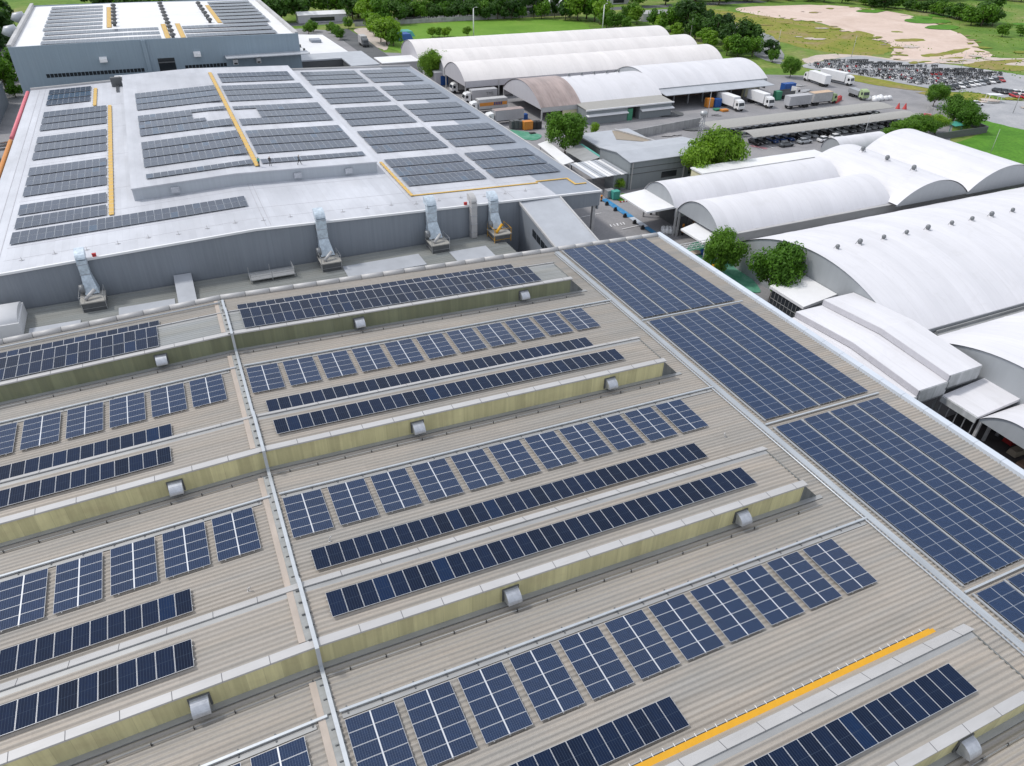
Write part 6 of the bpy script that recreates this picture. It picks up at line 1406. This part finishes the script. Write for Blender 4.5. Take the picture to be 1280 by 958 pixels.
# wooded backdrop, tree by tree
for i in range(150):
    x = -20+i*3.1+R.uniform(-3, 3); y = 372+R.uniform(0, 70)-.04*x
    if x > 250 and R.random() < .35: continue
    tree(f'far_{R.choice([0, 0, 1, 3, 3, 2])}', x, y, R.uniform(1.0, 1.55), 'dark green tree in the wooded band along the top edge', 'trees in the wooded band along the top')
for i in range(46):
    x = 330+i*6.5+R.uniform(-3, 3); y = 372-(x-330)*.32+R.uniform(0, 26)
    tree(f'far_{R.choice([0, 1, 3])}', x, y, R.uniform(1.0, 1.5), 'dark tree in the wooded line beyond the right-hand fields', 'trees beyond the right-hand fields')
for i in range(34):
    x = -62+R.uniform(-22, 14); y = 255+i*4.2+R.uniform(-3, 3)
    tree(f'far_{R.choice([0, 1, 3, 0, 2])}', x-(0 if y < 300 else 0), y, R.uniform(1.1, 1.7), 'dark green tree left of the blue-grey factory', 'trees left of the blue-grey factory')
for i in range(26):   # hedge of round bushes beyond the sand
    f = i/25; x = 372+14*math.sin(f*2.6)+R.uniform(-3, 3); y = 340-f*75+R.uniform(-2, 2)
    tree(f'far_{R.choice([2, 3, 1, 2])}', x+(8 if f < .4 else 4), y, R.uniform(.7, 1.1), 'rounded green bush in the hedge beyond the sandy field', 'bushes beyond the sandy field', sz=.75, name='bush')
for px, py, s, kd in ((1234, 30, 1.6, 3), (1226, 33, 1.3, 2), (1240, 33, 1.0, 1), (1252, 46, .7, 2), (1213, 32, 1.1, 2), (1275, 45, .6, 2), (1176, 10, .8, 1), (1195, 24, 1.0, 3)):
    p = at(px, py); tree(f'far_{kd}', p.x, p.y, s, f"green tree standing in the field right of the sandy hedge{', tallest' if s == 1.6 else ''}", 'trees in the field right of the hedge' if s != 1.6 else None, sz=.85)
for px, py in ((1010, 2), (1030, 3), (1052, 4), (1075, 3), (1096, 4), (1118, 3), (1090, 9), (1105, 12), (985, 1), (960, 2), (930, 1), (900, 2), (870, 1.5), (940, 3)):
    p = at(px, py); tree(f'far_{R.choice([0, 1, 3])}', p.x, p.y, R.uniform(.9, 1.2), 'dark bushy tree along the far side of the sandy field', 'trees along the far side of the sand', sz=.8)
for px, py, s, kd in ((8, 112, 1.0, 2), (14, 100, 1.0, 2), (4, 60, 1.3, 0), (20, 122, .5, 2)): p = at(px, py); tree(f'far_{kd}', p.x, p.y, s, f"green tree beside the left wall of the factories, at its {'far' if py < 80 else 'near'} part", 'trees beside the left walls')
# left edge: pipe rack and clutter outside the white factory
lf = thing('pipe_rack', 'grey pipe rack joining the left eave of the white-roofed factory', 'pipe rack', (-36, 176, 0))
mb = MB()
for z in (8.2, 8.9, 9.5): mb.tube([(-16, -2.5, z), (5.5, 0, z)], .28, 6)
mb.build('pipe', M['rail'], lf)
for x in (-14, -6, 2): mb = MB(); mb.box(x-.2, x+.2, -2.2, -1.8, 0, 8.2); mb.build('post', M['darkgrey'], lf)
for (x, y, w_, d_, h_, mt, lab) in ((-44, 190, 12, 18, 4, 'rail', 'grey flat workshop roof left of the white-roofed factory, near one'), (-43, 160, 14, 14, 3, 'white', 'white flat roof left of the white-roofed factory below the pipe rack'), (-46, 238, 10, 30, 6, 'darkgrey', 'dark narrow building left of the blue-grey factory')):
    t = thing('side_building', lab, 'building', (x, y, 0)); mb = MB(); mb.box(-w_/2, w_/2, -d_/2, d_/2, 0, h_-.3); mb.build('wall', M['wallgrey'], t); mb = MB(); mb.box(-w_/2-.2, w_/2+.2, -d_/2-.2, d_/2+.2, h_-.3, h_); mb.build('roof', M[mt], t)
# ================================================================== light
w = bpy.data.worlds.new('World'); SC.world = w; w.use_nodes = True
nt = w.node_tree; bg = nt.nodes['Background']
sun_dir = Vector((-0.44, 0.37, 0.82)).normalized()
sky = nt.nodes.new('ShaderNodeTexSky'); sky.sky_type = 'NISHITA'; sky.sun_disc = False
sky.sun_elevation = math.asin(sun_dir.z); sky.sun_rotation = math.atan2(sun_dir.x, sun_dir.y)
sky.air_density = 1.0; sky.dust_density = 1.5
v = coords(nt, 'Generated', (1, 1, 2.2)); n1 = noise(nt, v, 2.6, 7, 0.6, 0.3)
cl = mixc(nt, ramp(nt, n1, [(0.38, (0.45,)*3), (0.66, (0.85,)*3)]), sky.outputs[0], (9.0, 9.3, 9.9))
nt.links.new(cl, bg.inputs[0]); bg.inputs[1].default_value = 0.12
ld = bpy.data.lights.new('sun', 'SUN'); ld.energy = 2.2; ld.angle = rad(7); ld.color = (1, 0.965, 0.91)
lo = bpy.data.objects.new('sun', ld); COL.objects.link(lo); lo.location = (0, 60, 120)
lo.rotation_euler = sun_dir.to_track_quat('Z', 'Y').to_euler()
SC.view_settings.view_transform = 'Standard'; SC.view_settings.look = 'None'; SC.view_settings.gamma = 1.0
SC.view_settings.exposure = 0.0
SC.render.engine = 'CYCLES'
SC.cycles.max_bounces = 6; SC.cycles.diffuse_bounces = 3; SC.cycles.glossy_bounces = 2; SC.cycles.transmission_bounces = 2; SC.cycles.transparent_max_bounces = 4
SC.cycles.use_denoising = True
